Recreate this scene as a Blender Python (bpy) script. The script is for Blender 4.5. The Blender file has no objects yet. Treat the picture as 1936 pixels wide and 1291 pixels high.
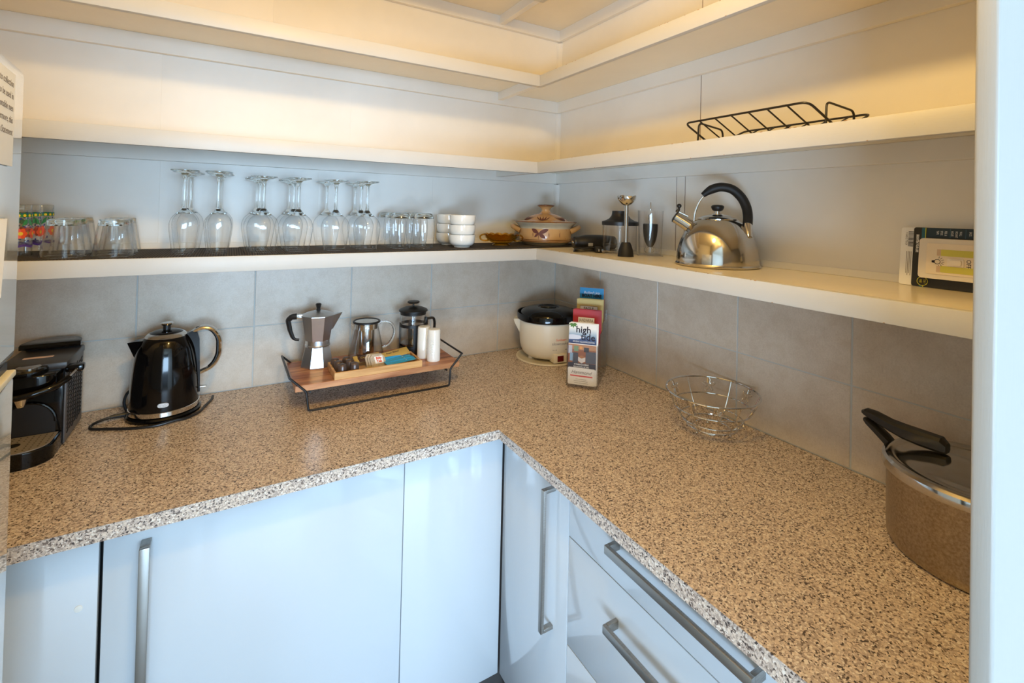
import bpy, bmesh, math, random
from mathutils import Vector, Matrix
from math import pi, sin, cos, radians
random.seed(7)
sc = bpy.context.scene
C = sc.collection

# ------------------------------------------------------------------ camera
cam_d = bpy.data.cameras.new('camera'); cam = bpy.data.objects.new('camera', cam_d); C.objects.link(cam)
yaw, pitch, roll = radians(59.0635), radians(0.7047), radians(1.332)
fwd = Vector((cos(pitch)*cos(yaw), cos(pitch)*sin(yaw), sin(pitch)))
rt = fwd.cross(Vector((0, 0, 1))).normalized(); up = rt.cross(fwd)
r2 = rt*cos(roll) + up*sin(roll); u2 = up*cos(roll) - rt*sin(roll)
mw = Matrix.Identity(4)
for i in range(3):
    mw[i][0] = r2[i]; mw[i][1] = u2[i]; mw[i][2] = -fwd[i]
mw.translation = Vector((-1.2009, -1.6791, 1.4611))
cam.matrix_world = mw
cam_d.sensor_width = 36; cam_d.lens = 36*907.53/1936
cam_d.shift_x = -10.94/1936; cam_d.shift_y = -259.25/1936
cam_d.clip_start = 0.01; cam_d.clip_end = 100
sc.camera = cam

# ------------------------------------------------------------------ light
sc.view_settings.view_transform = 'Standard'; sc.view_settings.look = 'None'
sc.view_settings.gamma = 1; sc.view_settings.use_curve_mapping = False
sc.view_settings.exposure = 0.0
sc.cycles.transparent_max_bounces = 48; sc.cycles.max_bounces = 14; sc.cycles.diffuse_bounces = 7; sc.cycles.transmission_bounces = 14; sc.cycles.glossy_bounces = 6
W = bpy.data.worlds.new('daylight'); sc.world = W; W.use_nodes = True
W.node_tree.nodes['Background'].inputs[0].default_value = (0.55, 0.76, 1.0, 1)
W.node_tree.nodes['Background'].inputs[1].default_value = 1.15

def area(name, loc, target, sx, sy, power, col):
    d = bpy.data.lights.new(name, 'AREA'); d.shape = 'RECTANGLE'; d.size = sx; d.size_y = sy
    d.energy = power; d.color = col
    o = bpy.data.objects.new(name, d); C.objects.link(o); o.location = loc
    o.rotation_euler = (Vector(target)-Vector(loc)).to_track_quat('-Z', 'Y').to_euler()
    return o
# window of the room behind the photographer
area('window_daylight', (-0.85, -6.2, 1.3), (-1.0, 0, 1.3), 2.3, 1.5, 300, (0.49, 0.73, 1.0))
area('low_fill_left', (-2.75, -3.5, 0.44), (-0.6, -1.0, 0.5), 1.5, 0.72, 100, (0.52, 0.74, 1.0))  # added low fill for the right-hand cabinets, kept below worktop height
BULB = Vector((-0.98, -1.30, 2.20))
bd = bpy.data.lights.new('bulb_light', 'POINT'); bd.energy = 22.5; bd.color = (1.0, 0.645, 0.21); bd.shadow_soft_size = 0.05
bo = bpy.data.objects.new('bulb_light', bd); C.objects.link(bo); bo.location = BULB

# ------------------------------------------------------------------ materials
def srgb(r, g, b):
    f = lambda c: (c/255/12.92) if c/255 <= 0.04045 else ((c/255+0.055)/1.055)**2.4
    return (f(r), f(g), f(b), 1)
class NT:
    def __init__(s, name):
        s.m = bpy.data.materials.new(name); s.m.use_nodes = True
        s.n = s.m.node_tree.nodes; s.l = s.m.node_tree.links
        s.b = s.n['Principled BSDF']; s.out = s.n['Material Output']
    def new(s, t, **k):
        o = s.n.new(t)
        for a, v in k.items():
            if a in o.inputs: o.inputs[a].default_value = v
            else: setattr(o, a, v)
        return o
    def link(s, a, b): s.l.new(a, b)
    def coord(s, scale=(1, 1, 1), kind='Object'):
        t = s.new('ShaderNodeTexCoord'); m = s.new('ShaderNodeMapping'); m.inputs['Scale'].default_value = scale
        s.link(t.outputs[kind], m.inputs['Vector']); return m.outputs['Vector']
    def ramp(s, fac, stops, interp='LINEAR'):
        r = s.new('ShaderNodeValToRGB'); r.color_ramp.interpolation = interp
        e = r.color_ramp.elements
        while len(e) < len(stops): e.new(0.5)
        for i, (p, c) in enumerate(stops): e[i].position = p; e[i].color = c
        s.link(fac, r.inputs['Fac']); return r.outputs['Color']
    def noise(s, vec, scale, detail=4, rough=0.5):
        n = s.new('ShaderNodeTexNoise'); n.inputs['Scale'].default_value = scale
        n.inputs['Detail'].default_value = detail; n.inputs['Roughness'].default_value = rough
        s.link(vec, n.inputs['Vector']); return n.outputs['Fac']
    def mix(s, fac, a, b, mode='MIX'):
        m = s.new('ShaderNodeMix'); m.data_type = 'RGBA'; m.blend_type = mode
        for sock, v in ((m.inputs['Factor'], fac), (m.inputs['A'], a), (m.inputs['B'], b)):
            pass
        ins = {'f': m.inputs[0], 'a': m.inputs[6], 'b': m.inputs[7]}
        for k, v in (('f', fac), ('a', a), ('b', b)):
            if hasattr(v, 'default_value') or isinstance(v, bpy.types.NodeSocket): s.link(v, ins[k])
            else: ins[k].default_value = v
        return m.outputs[2]
    def bump(s, fac, strength, dist=0.001):
        b = s.new('ShaderNodeBump'); b.inputs['Strength'].default_value = strength; b.inputs['Distance'].default_value = dist
        s.link(fac, b.inputs['Height']); s.link(b.outputs['Normal'], s.b.inputs['Normal'])
def plain(name, col, rough=0.5, metal=0.0, coat=0.0, var=0.04, vscale=40, spec=0.5, bump=0.0):
    t = NT(name); v = t.coord()
    n = t.noise(v, vscale, 3)
    c2 = tuple(max(0, x*(1-var*2)) for x in col[:3])+(1,)
    t.link(t.ramp(n, [(0.3, c2), (0.7, col)]), t.b.inputs['Base Color'])
    t.b.inputs['Roughness'].default_value = rough; t.b.inputs['Metallic'].default_value = metal
    t.b.inputs['Coat Weight'].default_value = coat; t.b.inputs['Specular IOR Level'].default_value = spec
    t.b.inputs['Coat Roughness'].default_value = 0.03
    if bump: t.bump(t.noise(v, vscale*4, 2), bump, 0.0005)
    return t.m

def paint_mat(name, col, rough=0.5, streak=(4, 4, 60), dirt=0.12):
    t = NT(name); v = t.coord()
    big = t.noise(v, 3.0, 4, 0.6)
    base = t.ramp(big, [(0.35, tuple(x*(1-dirt) for x in col[:3])+(1,)), (0.6, col)])
    sp = t.noise(v, 55, 3, 0.7)
    spots = t.ramp(sp, [(0.73, (0, 0, 0, 1)), (0.78, (1, 1, 1, 1))])
    mm = t.mix(spots, base, tuple(x*0.8 for x in col[:3])+(1,))
    t.link(mm, t.b.inputs['Base Color'])
    t.b.inputs['Roughness'].default_value = rough
    t.bump(t.noise(t.coord(streak), 14, 3), 0.12, 0.001)
    return t.m
M = {}
M['wall'] = paint_mat('painted board', srgb(234, 230, 222), 0.5, dirt=0.06)
M['shelf_edge'] = paint_mat('painted shelf edge', srgb(206, 203, 196), 0.42, (4, 4, 60), 0.04)
M['shelf_top'] = paint_mat('painted shelf board', srgb(238, 226, 200), 0.22, (4, 4, 4), 0.05)
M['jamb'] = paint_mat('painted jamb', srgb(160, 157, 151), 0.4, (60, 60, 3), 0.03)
M['chip'] = plain('chipped bare timber', srgb(180, 140, 95), 0.8)

# laminate worktop
t = NT('speckled laminate'); v = t.coord((1, 1, 1))
nd = t.new('ShaderNodeTexNoise'); nd.inputs['Scale'].default_value = 210; nd.inputs['Detail'].default_value = 2; t.link(v, nd.inputs['Vector'])
dv = t.new('ShaderNodeVectorMath', operation='SCALE'); t.link(nd.outputs['Color'], dv.inputs[0]); dv.inputs['Scale'].default_value = 0.006
av = t.new('ShaderNodeVectorMath', operation='ADD'); t.link(v, av.inputs[0]); t.link(dv.outputs[0], av.inputs[1])
vo = t.new('ShaderNodeTexVoronoi'); vo.inputs['Scale'].default_value = 390; t.link(av.outputs[0], vo.inputs['Vector'])
se = t.new('ShaderNodeSeparateColor'); t.link(vo.outputs['Color'], se.inputs[0])
c = t.ramp(se.outputs[0], [(0.0, srgb(82, 72, 68)), (0.07, srgb(124, 108, 98)), (0.18, srgb(176, 158, 144)), (0.42, srgb(212, 193, 174)), (0.62, srgb(198, 181, 167)), (0.80, srgb(226, 208, 190)), (0.90, srgb(232, 221, 208))], 'CONSTANT')
n2 = t.noise(v, 400, 2, 0.6)
t.link(c, t.b.inputs['Base Color']); t.b.inputs['Roughness'].default_value = 0.27
t.b.inputs['Specular IOR Level'].default_value = 0.45
t.bump(n2, 0.15, 0.0004)
M['laminate'] = t.m

# tiles
def tile_mat(name, k=1.0):
    t = NT(name); v = t.coord()
    oi = t.new('ShaderNodeObjectInfo')
    add = t.new('ShaderNodeVectorMath', operation='ADD'); t.link(v, add.inputs[0])
    sc_ = t.new('ShaderNodeVectorMath', operation='SCALE'); t.link(oi.outputs['Location'], sc_.inputs[0]); sc_.inputs['Scale'].default_value = 3.1
    t.link(sc_.outputs[0], add.inputs[1]); vv = add.outputs[0]
    a = t.noise(vv, 9, 6, 0.65); b = t.noise(vv, 300, 2, 0.5); w = t.noise(vv, 22, 8, 0.75)
    base = t.ramp(a, [(0.35, srgb(200*k, 186*k, 168*k)), (0.55, srgb(212*k, 200*k, 184*k)), (0.7, srgb(203*k, 188*k, 168*k))])
    vein = t.ramp(w, [(0.44, (0, 0, 0, 1)), (0.47, (1, 1, 1, 1)), (0.49, (0, 0, 0, 1))])
    sc2 = t.new('ShaderNodeMath', operation='MULTIPLY'); t.link(vein, sc2.inputs[0]); sc2.inputs[1].default_value = 0.16
    base = t.mix(sc2.outputs[0], base, srgb(166*k, 140*k, 112*k))
    g = t.ramp(b, [(0.3, (0.90, 0.90, 0.90, 1)), (0.7, (1, 1, 1, 1))])
    base = t.mix(1.0, base, g, 'MULTIPLY')
    t.link(base, t.b.inputs['Base Color'])
    t.b.inputs['Roughness'].default_value = 0.33; t.b.inputs['Specular IOR Level'].default_value = 0.4
    t.bump(b, 0.08, 0.0005)
    return t.m
M['tile'] = tile_mat('beige ceramic tile')
M['grout'] = plain('grout', srgb(188, 192, 190), 0.85)
M['gloss_white'] = plain('gloss white panel', srgb(202, 207, 211), 0.12, coat=0.5, var=0.0)
M['carcass'] = plain('carcass shadow gap', srgb(70, 66, 64), 0.7)
M['kick'] = plain('kickboard', srgb(95, 93, 92), 0.5)
M['floor'] = plain('floor vinyl', srgb(120, 104, 88), 0.4, vscale=12)
M['ceiling'] = plain('ceiling paint', srgb(236, 228, 210), 0.7)
t = NT('brushed steel'); v = t.coord((60, 60, 3))
t.link(t.ramp(t.noise(v, 30, 3), [(0.3, srgb(150, 146, 140)), (0.7, srgb(176, 172, 166))]), t.b.inputs['Base Color'])
t.b.inputs['Metallic'].default_value = 0.9; t.b.inputs['Roughness'].default_value = 0.38
M['brushed'] = t.m
M['chrome'] = plain('chrome', srgb(215, 213, 210), 0.07, 1.0, var=0.0)
M['steel'] = plain('polished steel', srgb(200, 196, 190), 0.11, 1.0, var=0.02)
M['alu'] = plain('cast aluminium', srgb(206, 207, 210), 0.34, 1.0, var=0.03, bump=0.05)
t = NT('worn stainless'); v = t.coord((3, 3, 40))
n = t.noise(t.coord(), 260, 2, 0.6)
t.link(t.ramp(n, [(0.3, srgb(150, 138, 122)), (0.7, srgb(184, 172, 156))]), t.b.inputs['Base Color'])
t.b.inputs['Metallic'].default_value = 1.0; t.b.inputs['Roughness'].default_value = 0.3
t.bump(n, 0.12, 0.0005)
M['pot_steel'] = t.m
M['black_gloss'] = plain('gloss black', srgb(8, 7, 7), 0.09, coat=0.08, spec=0.35, var=0.0)
M['black'] = plain('matt black plastic', srgb(24, 22, 21), 0.42, var=0.05)
M['black_soft'] = plain('soft black plastic', srgb(20, 18, 17), 0.55, var=0.05)
M['black_wire'] = plain('black powder coated wire', srgb(22, 20, 20), 0.4, var=0.0)
M['graphite'] = plain('graphite plastic', srgb(60, 58, 58), 0.35, var=0.03)
M['graphite_panel'] = plain('titanium side panel', srgb(96, 94, 95), 0.4, var=0.02)
M['white_ceramic'] = plain('white glazed china', srgb(240, 238, 230), 0.12, coat=0.4, var=0.01)
M['cream_plastic'] = plain('cream plastic', srgb(232, 224, 204), 0.3, var=0.02, vscale=8)
M['fridge'] = plain('fridge white', srgb(232, 230, 218), 0.06, coat=0.9, var=0.0)
M['fridge'].node_tree.nodes['Principled BSDF'].inputs['Coat IOR'].default_value = 1.8
M['fridge_trim'] = plain('fridge cream trim', srgb(245, 236, 206), 0.3, var=0.0)
M['paper'] = plain('paper', srgb(244, 243, 240), 0.8, var=0.0)
M['notice'] = plain('cream notice', srgb(214, 214, 212), 0.4, var=0.0)
M['print_grey'] = plain('grey print', srgb(120, 112, 108), 0.8, var=0)
M['print_dark'] = plain('dark print', srgb(40, 34, 50), 0.8, var=0)
M['print_white'] = plain('white print', srgb(238, 238, 236), 0.8, var=0)
M['mat'] = plain('non slip mat', srgb(46, 41, 38), 0.85, var=0.1)
M['red_switch'] = plain('dark red rocker', srgb(96, 8, 14), 0.2, var=0)
M['amber_ceramic'] = None

def wood(name, a, b, c_, scale=(3, 40, 40), rough=0.35):
    t = NT(name); v = t.coord(scale)
    n = t.noise(v, 3.2, 6, 0.62)
    w = t.new('ShaderNodeTexWave', bands_direction='Y'); w.inputs['Scale'].default_value = 0.35; w.inputs['Distortion'].default_value = 9; w.inputs['Detail'].default_value = 3
    t.link(v, w.inputs['Vector'])
    base = t.ramp(n, [(0.32, a), (0.5, b), (0.68, c_)])
    g = t.ramp(w.outputs['Fac'], [(0.0, (0.72, 0.72, 0.72, 1)), (0.6, (1, 1, 1, 1))])
    t.link(t.mix(0.6, base, g, 'MULTIPLY'), t.b.inputs['Base Color'])
    t.b.inputs['Roughness'].default_value = rough
    return t.m
M['acacia'] = wood('acacia wood', srgb(112, 62, 40), srgb(160, 98, 66), srgb(196, 140, 100), (2, 18, 18))
M['acacia_pale'] = wood('pale acacia wood', srgb(150, 95, 60), srgb(188, 130, 88), srgb(214, 160, 114), (2, 18, 18))
M['bamboo'] = wood('bamboo', srgb(190, 138, 80), srgb(214, 166, 106), srgb(228, 186, 128), (2, 30, 30))

def glass_mat(name, col=(1, 1, 1, 1), ior=1.5, rough=0.0):
    t = NT(name)
    g = t.new('ShaderNodeBsdfGlass'); g.inputs['Color'].default_value = col; g.inputs['IOR'].default_value = ior; g.inputs['Roughness'].default_value = rough
    t.link(g.outputs[0], t.out.inputs['Surface']); return t.m
def thin_glass(name, face=(0.995, 0.997, 0.997, 1), edge=(0.45, 0.49, 0.50, 1), refl=1.0):
    """thin-walled glass: a clear film whose mirror share follows Schlick's curve on either side"""
    t = NT(name)
    lw = t.new('ShaderNodeLayerWeight'); lw.inputs['Blend'].default_value = 0.5
    col = t.ramp(lw.outputs['Facing'], [(0.0, face), (0.68, face), (0.90, tuple(0.45*a+0.55*b for a, b in zip(face, edge))[:3]+(1,)), (1.0, tuple(0.6*b for b in edge[:3])+(1,))])
    tr = t.new('ShaderNodeBsdfTransparent'); t.link(col, tr.inputs['Color'])
    gl = t.new('ShaderNodeBsdfGlossy'); gl.inputs['Roughness'].default_value = 0.02
    pw = t.new('ShaderNodeMath', operation='POWER'); pw.inputs[1].default_value = 4.0; t.link(lw.outputs['Facing'], pw.inputs[0])
    mu = t.new('ShaderNodeMath', operation='MULTIPLY_ADD'); mu.inputs[1].default_value = 0.9; mu.inputs[2].default_value = 0.045*refl; mu.use_clamp = True
    t.link(pw.outputs[0], mu.inputs[0])
    mx = t.new('ShaderNodeMixShader'); t.link(mu.outputs[0], mx.inputs[0]); t.link(tr.outputs[0], mx.inputs[1]); t.link(gl.outputs[0], mx.inputs[2])
    t.link(mx.outputs[0], t.out.inputs['Surface']); return t.m
M['glass'] = glass_mat('solid clear glass', (0.985, 1, 1, 1), 1.46)
M['thin'] = thin_glass('thin clear glass')
M['acrylic'] = thin_glass('clear acrylic', (0.985, 0.985, 0.99, 1), (0.6, 0.6, 0.64, 1))
M['amber'] = thin_glass('amber pressed glass', (0.80, 0.60, 0.16, 1), (0.35, 0.20, 0.02, 1), 1.5)

def stoneware():
    t = NT('speckled stoneware'); v = t.coord()
    n = t.noise(v, 90, 4, 0.7); a = t.noise(v, 9, 3)
    base = t.ramp(a, [(0.3, srgb(184, 142, 92)), (0.7, srgb(202, 162, 110))])
    d = t.ramp(n, [(0.62, (0, 0, 0, 1)), (0.7, (1, 1, 1, 1))])
    mm = t.mix(d, base, srgb(176, 134, 84))
    t.link(mm, t.b.inputs['Base Color']); t.b.inputs['Roughness'].default_value = 0.22; t.b.inputs['Coat Weight'].default_value = 0.3
    return t.m
M['stoneware'] = stoneware()
M['stone_grey'] = plain('grey stoneware glaze', srgb(188, 176, 150), 0.25, var=0.05)
M['stone_brown'] = plain('brown glaze', srgb(122, 74, 38), 0.2, coat=0.3, var=0.12)
M['leaf_brown'] = plain('painted brown leaf', srgb(98, 50, 38), 0.6, var=0.05)

def col(name, r, g, b, rough=0.5, **k):
    key = (name)
    if key not in M: M[key] = plain(name, srgb(r, g, b), rough, var=0.0, **k)
    return M[key]

# ------------------------------------------------------------------ mesh helpers
class G:
    def __init__(s): s.bm = bmesh.new(); s.T = Matrix.Identity(4)
    def _v(s, p): return s.bm.verts.new(s.T @ Vector(p))
    def box(s, x0, x1, y0, y1, z0, z1, bev=0, seg=2):
        V = [s._v(p) for p in ((x0,y0,z0),(x1,y0,z0),(x1,y1,z0),(x0,y1,z0),(x0,y0,z1),(x1,y0,z1),(x1,y1,z1),(x0,y1,z1))]
        F = [s.bm.faces.new([V[i] for i in f]) for f in ((3,2,1,0),(4,5,6,7),(0,1,5,4),(1,2,6,5),(2,3,7,6),(3,0,4,7))]
        if bev:
            E = list({e for f in F for e in f.edges})
            bmesh.ops.bevel(s.bm, geom=E, offset=bev, segments=seg, profile=0.5, affect='EDGES')
        return s
    def prism(s, poly, z0, z1, bev=0):
        a = [s._v((x, y, z0)) for x, y in poly]; b = [s._v((x, y, z1)) for x, y in poly]
        n = len(poly)
        fs = [s.bm.faces.new(a[::-1]), s.bm.faces.new(b)]
        for i in range(n): fs.append(s.bm.faces.new((a[i], a[(i+1) % n], b[(i+1) % n], b[i])))
        if bev:
            E = [e for e in fs[1].edges]
            bmesh.ops.bevel(s.bm, geom=E, offset=bev, segments=3, profile=0.5, affect='EDGES')
        return s
    def lathe(s, prof, seg=48, rmod=None, cap0=True, cap1=True):
        rings = []
        for (r, z) in prof:
            if r < 1e-6: rings.append([s._v((0, 0, z))])
            else:
                ring = []
                for i in range(seg):
                    a = 2*pi*i/seg; rr = r*(rmod(a, z) if rmod else 1)
                    ring.append(s._v((rr*cos(a), rr*sin(a), z)))
                rings.append(ring)
        for A, B in zip(rings, rings[1:]):
            for i in range(seg):
                j = (i+1) % seg
                if len(A) == 1 and len(B) == 1: break
                if len(A) == 1: s.bm.faces.new((A[0], B[j], B[i]))
                elif len(B) == 1: s.bm.faces.new((A[i], A[j], B[0]))
                else: s.bm.faces.new((A[i], A[j], B[j], B[i]))
        return s
    def tube(s, pts, r, seg=8, closed=False):
        P = [Vector(p) for p in pts]; n = len(P)
        R = r if isinstance(r, (list, tuple)) else [r]*n
        tan = []
        for i in range(n):
            if closed: d = P[(i+1) % n]-P[i-1]
            else: d = P[min(i+1, n-1)]-P[max(i-1, 0)]
            tan.append(d.normalized())
        up_ = Vector((0, 0, 1)) if abs(tan[0].z) < 0.9 else Vector((1, 0, 0))
        nrm = (up_ - tan[0]*up_.dot(tan[0])).normalized()
        rings = []
        for i in range(n):
            nrm = (nrm - tan[i]*nrm.dot(tan[i])).normalized(); bn = tan[i].cross(nrm)
            rings.append([s._v(P[i]+(nrm*cos(2*pi*k/seg)+bn*sin(2*pi*k/seg))*R[i]) for k in range(seg)])
        for i in range(n if closed else n-1):
            A, B = rings[i], rings[(i+1) % n]
            off = 0
            if closed and i == n-1:
                off = min(range(seg), key=lambda o: (A[0].co-B[o].co).length)
            for k in range(seg):
                s.bm.faces.new((A[k], A[(k+1) % seg], B[(k+1+off) % seg], B[(k+off) % seg]))
        if not closed:
            s.bm.faces.new(rings[0][::-1]); s.bm.faces.new(rings[-1])
        return s
    def poly(s, pts):
        s.bm.faces.new([s._v(p) for p in pts]); return s
    def sphere(s, c, r, seg=12):
        k = s.T; s.T = k @ Matrix.Translation(c)
        s.lathe([(r*sin(pi*i/seg), -r*cos(pi*i/seg)) for i in range(seg+1)], seg*2); s.T = k; return s
    def done(s, name, mat, parent=None, smooth=True, ang=35, loc=None, recalc=True):
        if recalc: bmesh.ops.recalc_face_normals(s.bm, faces=s.bm.faces)
        me = bpy.data.meshes.new(name); s.bm.to_mesh(me); s.bm.free()
        if smooth:
            for p in me.polygons: p.use_smooth = True
            me.set_sharp_from_angle(angle=radians(ang))
        if mat: me.materials.append(mat)
        o = bpy.data.objects.new(name, me); C.objects.link(o)
        if parent: o.parent = parent
        if loc: o.location = loc
        return o

def smooth_path(pts, n=6, closed=False):
    P = [Vector(p) for p in pts]; out = []
    N = len(P)
    rng = range(N) if closed else range(N-1)
    for i in rng:
        if closed: p0, p1, p2, p3 = P[i-1], P[i], P[(i+1) % N], P[(i+2) % N]
        else: p0, p1, p2, p3 = P[max(i-1, 0)], P[i], P[i+1], P[min(i+2, N-1)]
        for k in range(n):
            t = k/n
            out.append(0.5*((2*p1)+(p2-p0)*t+(2*p0-5*p1+4*p2-p3)*t*t+(3*p1-p0-3*p2+p3)*t**3))
    if not closed: out.append(P[-1])
    return out
def fillet(pts, r, n=4, closed=False):
    P = [Vector(p) for p in pts]; out = []; N = len(P)
    for i in range(N):
        if not closed and i in (0, N-1): out.append(P[i]); continue
        a, b, c_ = P[i-1], P[i], P[(i+1) % N]
        d1 = (a-b); d2 = (c_-b); rr = min(r, d1.length*0.45, d2.length*0.45)
        p, q = b+d1.normalized()*rr, b+d2.normalized()*rr
        for k in range(n+1):
            t = k/n; out.append(p*(1-t)**2+b*2*t*(1-t)+q*t*t)
    return out

def thing(name, label, cat, loc=(0, 0, 0), rotz=0, group=None):
    o = bpy.data.objects.new(name, None); C.objects.link(o); o.empty_display_size = 0.02
    o.location = loc; o.rotation_euler = (0, 0, rotz); o['label'] = label; o['category'] = cat
    if group: o['group'] = group
    return o
def tag(o, label, cat, group=None):
    o['label'] = label; o['category'] = cat
    if group: o['group'] = group
    return o
def struct(o): o['kind'] = 'structure'; return o
def lab(o, s): o['label'] = s; return o
def dup(root, loc, rotz, label, group=None):
    r = root.copy(); C.objects.link(r); r.location = loc; r.rotation_euler = (0, 0, rotz); r['label'] = label
    if group: r['group'] = group
    for ch in list(root.children):
        c = ch.copy(); C.objects.link(c); c.parent = r
        for g in ch.children:
            d = g.copy(); C.objects.link(d); d.parent = c
    return r

def text(name, s, size, mat, parent, mtx, ext=0.00015, wrap=None, align='CENTER', squash=1.0, shear=0.0, bold=0.0):
    cu = bpy.data.curves.new(name, 'FONT'); cu.body = s; cu.size = size; cu.extrude = ext
    cu.align_x = align; cu.align_y = 'CENTER'; cu.shear = shear; cu.offset = bold; cu.resolution_u = 2
    o = bpy.data.objects.new(name, cu); C.objects.link(o)
    bpy.context.view_layer.update()
    me = bpy.data.meshes.new_from_object(o.evaluated_get(bpy.context.evaluated_depsgraph_get()))
    bpy.data.objects.remove(o); bpy.data.curves.remove(cu)
    for v in me.vertices:
        v.co.x *= squash
        if wrap:
            a = v.co.x/wrap; zz = v.co.z
            v.co = Vector((sin(a)*(wrap+zz), v.co.y, cos(a)*(wrap+zz)-wrap))
    me.materials.clear(); me.materials.append(mat)
    ob = bpy.data.objects.new(name, me); C.objects.link(ob); ob.parent = parent
    ob.matrix_local = mtx
    return ob
def frame(origin, xdir, ydir):
    x = Vector(xdir).normalized(); y = Vector(ydir).normalized(); z = x.cross(y)
    m = Matrix.Identity(4)
    for i in range(3): m[i][0] = x[i]; m[i][1] = y[i]; m[i][2] = z[i]
    m.translation = Vector(origin); return m

S1, S2, S3, S4 = 1.3293, 1.6285, 1.9315, 2.2360
ZC = 0.9
YF = -1.517       # inner face of the front wall
XL = -2.15

# ================================================================== SETTING
# floor, ceiling
struct(G().box(XL-0.1, 0.1, -6.8, 0.1, -0.05, 0).done('floor', M['floor'], smooth=False))
struct(G().box(XL-0.1, 0.1, YF-0.02, 0.1, 2.52, 2.6).done('ceiling', M['ceiling'], smooth=False))
# wall carcasses
wb = struct(G().box(XL-0.1, 0.1, 0.008, 0.1, 0, 2.52).done('wall_back', M['wall'], smooth=False))
wr = struct(G().box(0.008, 0.1, YF-0.02, 0.008, 0, 2.52).done('wall_right', M['wall'], smooth=False))
struct(G().box(XL-0.1, XL, YF-0.018, 0.008, 0, 2.52).done('wall_left', M['wall'], smooth=False))
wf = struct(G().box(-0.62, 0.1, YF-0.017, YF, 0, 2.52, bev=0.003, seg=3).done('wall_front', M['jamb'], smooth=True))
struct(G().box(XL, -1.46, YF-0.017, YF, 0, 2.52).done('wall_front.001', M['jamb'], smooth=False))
struct(G().box(-1.46, -0.62, YF-0.017, YF, 1.84, 2.52).done('wall_front.002', M['jamb'], smooth=False))  # unseen door header, set low to keep daylight off the upper back wall
# kitchen beyond the doorway (behind the photographer)
struct(G().box(0.1, 0.2, -6.8, YF-0.02, 0, 2.6).done('wall_kitchen_right', M['wall'], smooth=False))
struct(G().box(-4.2, -4.1, -6.8, YF-0.02, 0, 2.6).done('wall_kitchen_left', M['wall'], smooth=False))
struct(G().box(-4.2, 0.2, -6.8, YF-0.02, 2.6, 2.7).done('ceiling_kitchen', M['ceiling'], smooth=False))
struct(G().box(-4.2, XL-0.1, -6.8, YF-0.02, -0.05, 0).done('floor_kitchen', M['floor'], smooth=False))

# grout beds
G().box(XL, 0.002, 0.0009, 0.008, ZC, 1.318).done('grout_bed', M['grout'], wb, False)
G().box(0.0009, 0.008, YF, 0.002, ZC, 1.318).done('grout_bed', M['grout'], wr, False)
# tiles
g2 = 0.0018
xs = [-0.0, -0.2746, -0.5574, -0.8419, -1.128, -1.4146, -1.7, -1.985, XL+0.002]
rows = [(ZC+0.001, 1.0865), (1.0865, 1.318)]
for a, b in zip(xs, xs[1:]):
    for z0, z1 in rows:
        w_, h_ = a-b-2*g2, z1-z0-g2*1.6
        G().box(-w_/2, w_/2, 0, 0.006, -h_/2, h_/2, bev=0.0008, seg=1).done('tile', M['tile'], wb, False, loc=((a+b)/2, 0.0, (z0+z1)/2))
ys = [-0.0, -0.2904, -0.5739, -0.861, -1.143, -1.428, YF]
for a, b in zip(ys, ys[1:]):
    for z0, z1 in rows:
        w_, h_ = a-b-2*g2, z1-z0-g2*1.6
        G().box(0, 0.006, -w_/2, w_/2, -h_/2, h_/2, bev=0.0008, seg=1).done('tile', M['tile'], wr, False, loc=(0.0, (a+b)/2, (z0+z1)/2))
# painted lining boards between the shelves
def boards_back(z0, z1, js):
    e = [0.0]+js+[XL]
    for a, b in zip(e, e[1:]):
        G().box(-(a-b)/2, (a-b)/2, 0, 0.008, z0-(z0+z1)/2, z1-(z0+z1)/2, bev=0.0004, seg=1).done('lining_board', M['wall'], wb, False, loc=((a+b)/2, 0, (z0+z1)/2))
def boards_right(z0, z1, js):
    e = [0.0]+js+[YF]
    for a, b in zip(e, e[1:]):
        G().box(0, 0.008, -(a-b)/2+0.0014, (a-b)/2-0.0014, z0-(z0+z1)/2, z1-(z0+z1)/2, bev=0.0005, seg=1).done('lining_board', M['wall'], wr, False, loc=(0, (a+b)/2, (z0+z1)/2))
boards_back(1.32, 1.625, [-0.563, -0.956, -1.372, -1.77]); boards_right(1.32, 1.625, [-0.642, -0.675])
boards_back(1.625, 1.928, [-0.86, -1.375]); boards_right(1.625, 1.928, [-0.727])
boards_back(1.928, 2.232, [-1.1]); boards_right(1.928, 2.232, [-0.727])
boards_back(2.232, 2.515, [-1.1]); boards_right(2.232, 2.515, [-0.727])
G().box(0.002, 0.0079, YF, 0.0, 1.32, 2.515).done('joint_shade', plain('brown joint shade', srgb(112, 78, 54), 0.9, var=0), wr, False)  # dark brown sheet behind the boards, colours shade into their open joints
# corner beads
for i, (z0, z1) in enumerate(((S1, 1.574), (S2, 1.876), (S3, 2.178))):
    o = struct(G().prism([(0, 0), (-0.017, 0), (-0.015, -0.008), (-0.008, -0.015), (0, -0.017)], z0, z1).done('trim_%d' % (i+1), M['wall'], None, True, 50))
# little skirting strips standing on the shelf boards against the right wall
struct(G().box(-0.004, 0, YF, -0.018, S1, S1+0.017, bev=0.001).done('trim_4', M['wall'], None, False))
struct(G().box(XL, -0.018, -0.004, 0, S1, S1+0.017, bev=0.001).done('trim_5', M['wall'], None, False))

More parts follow.
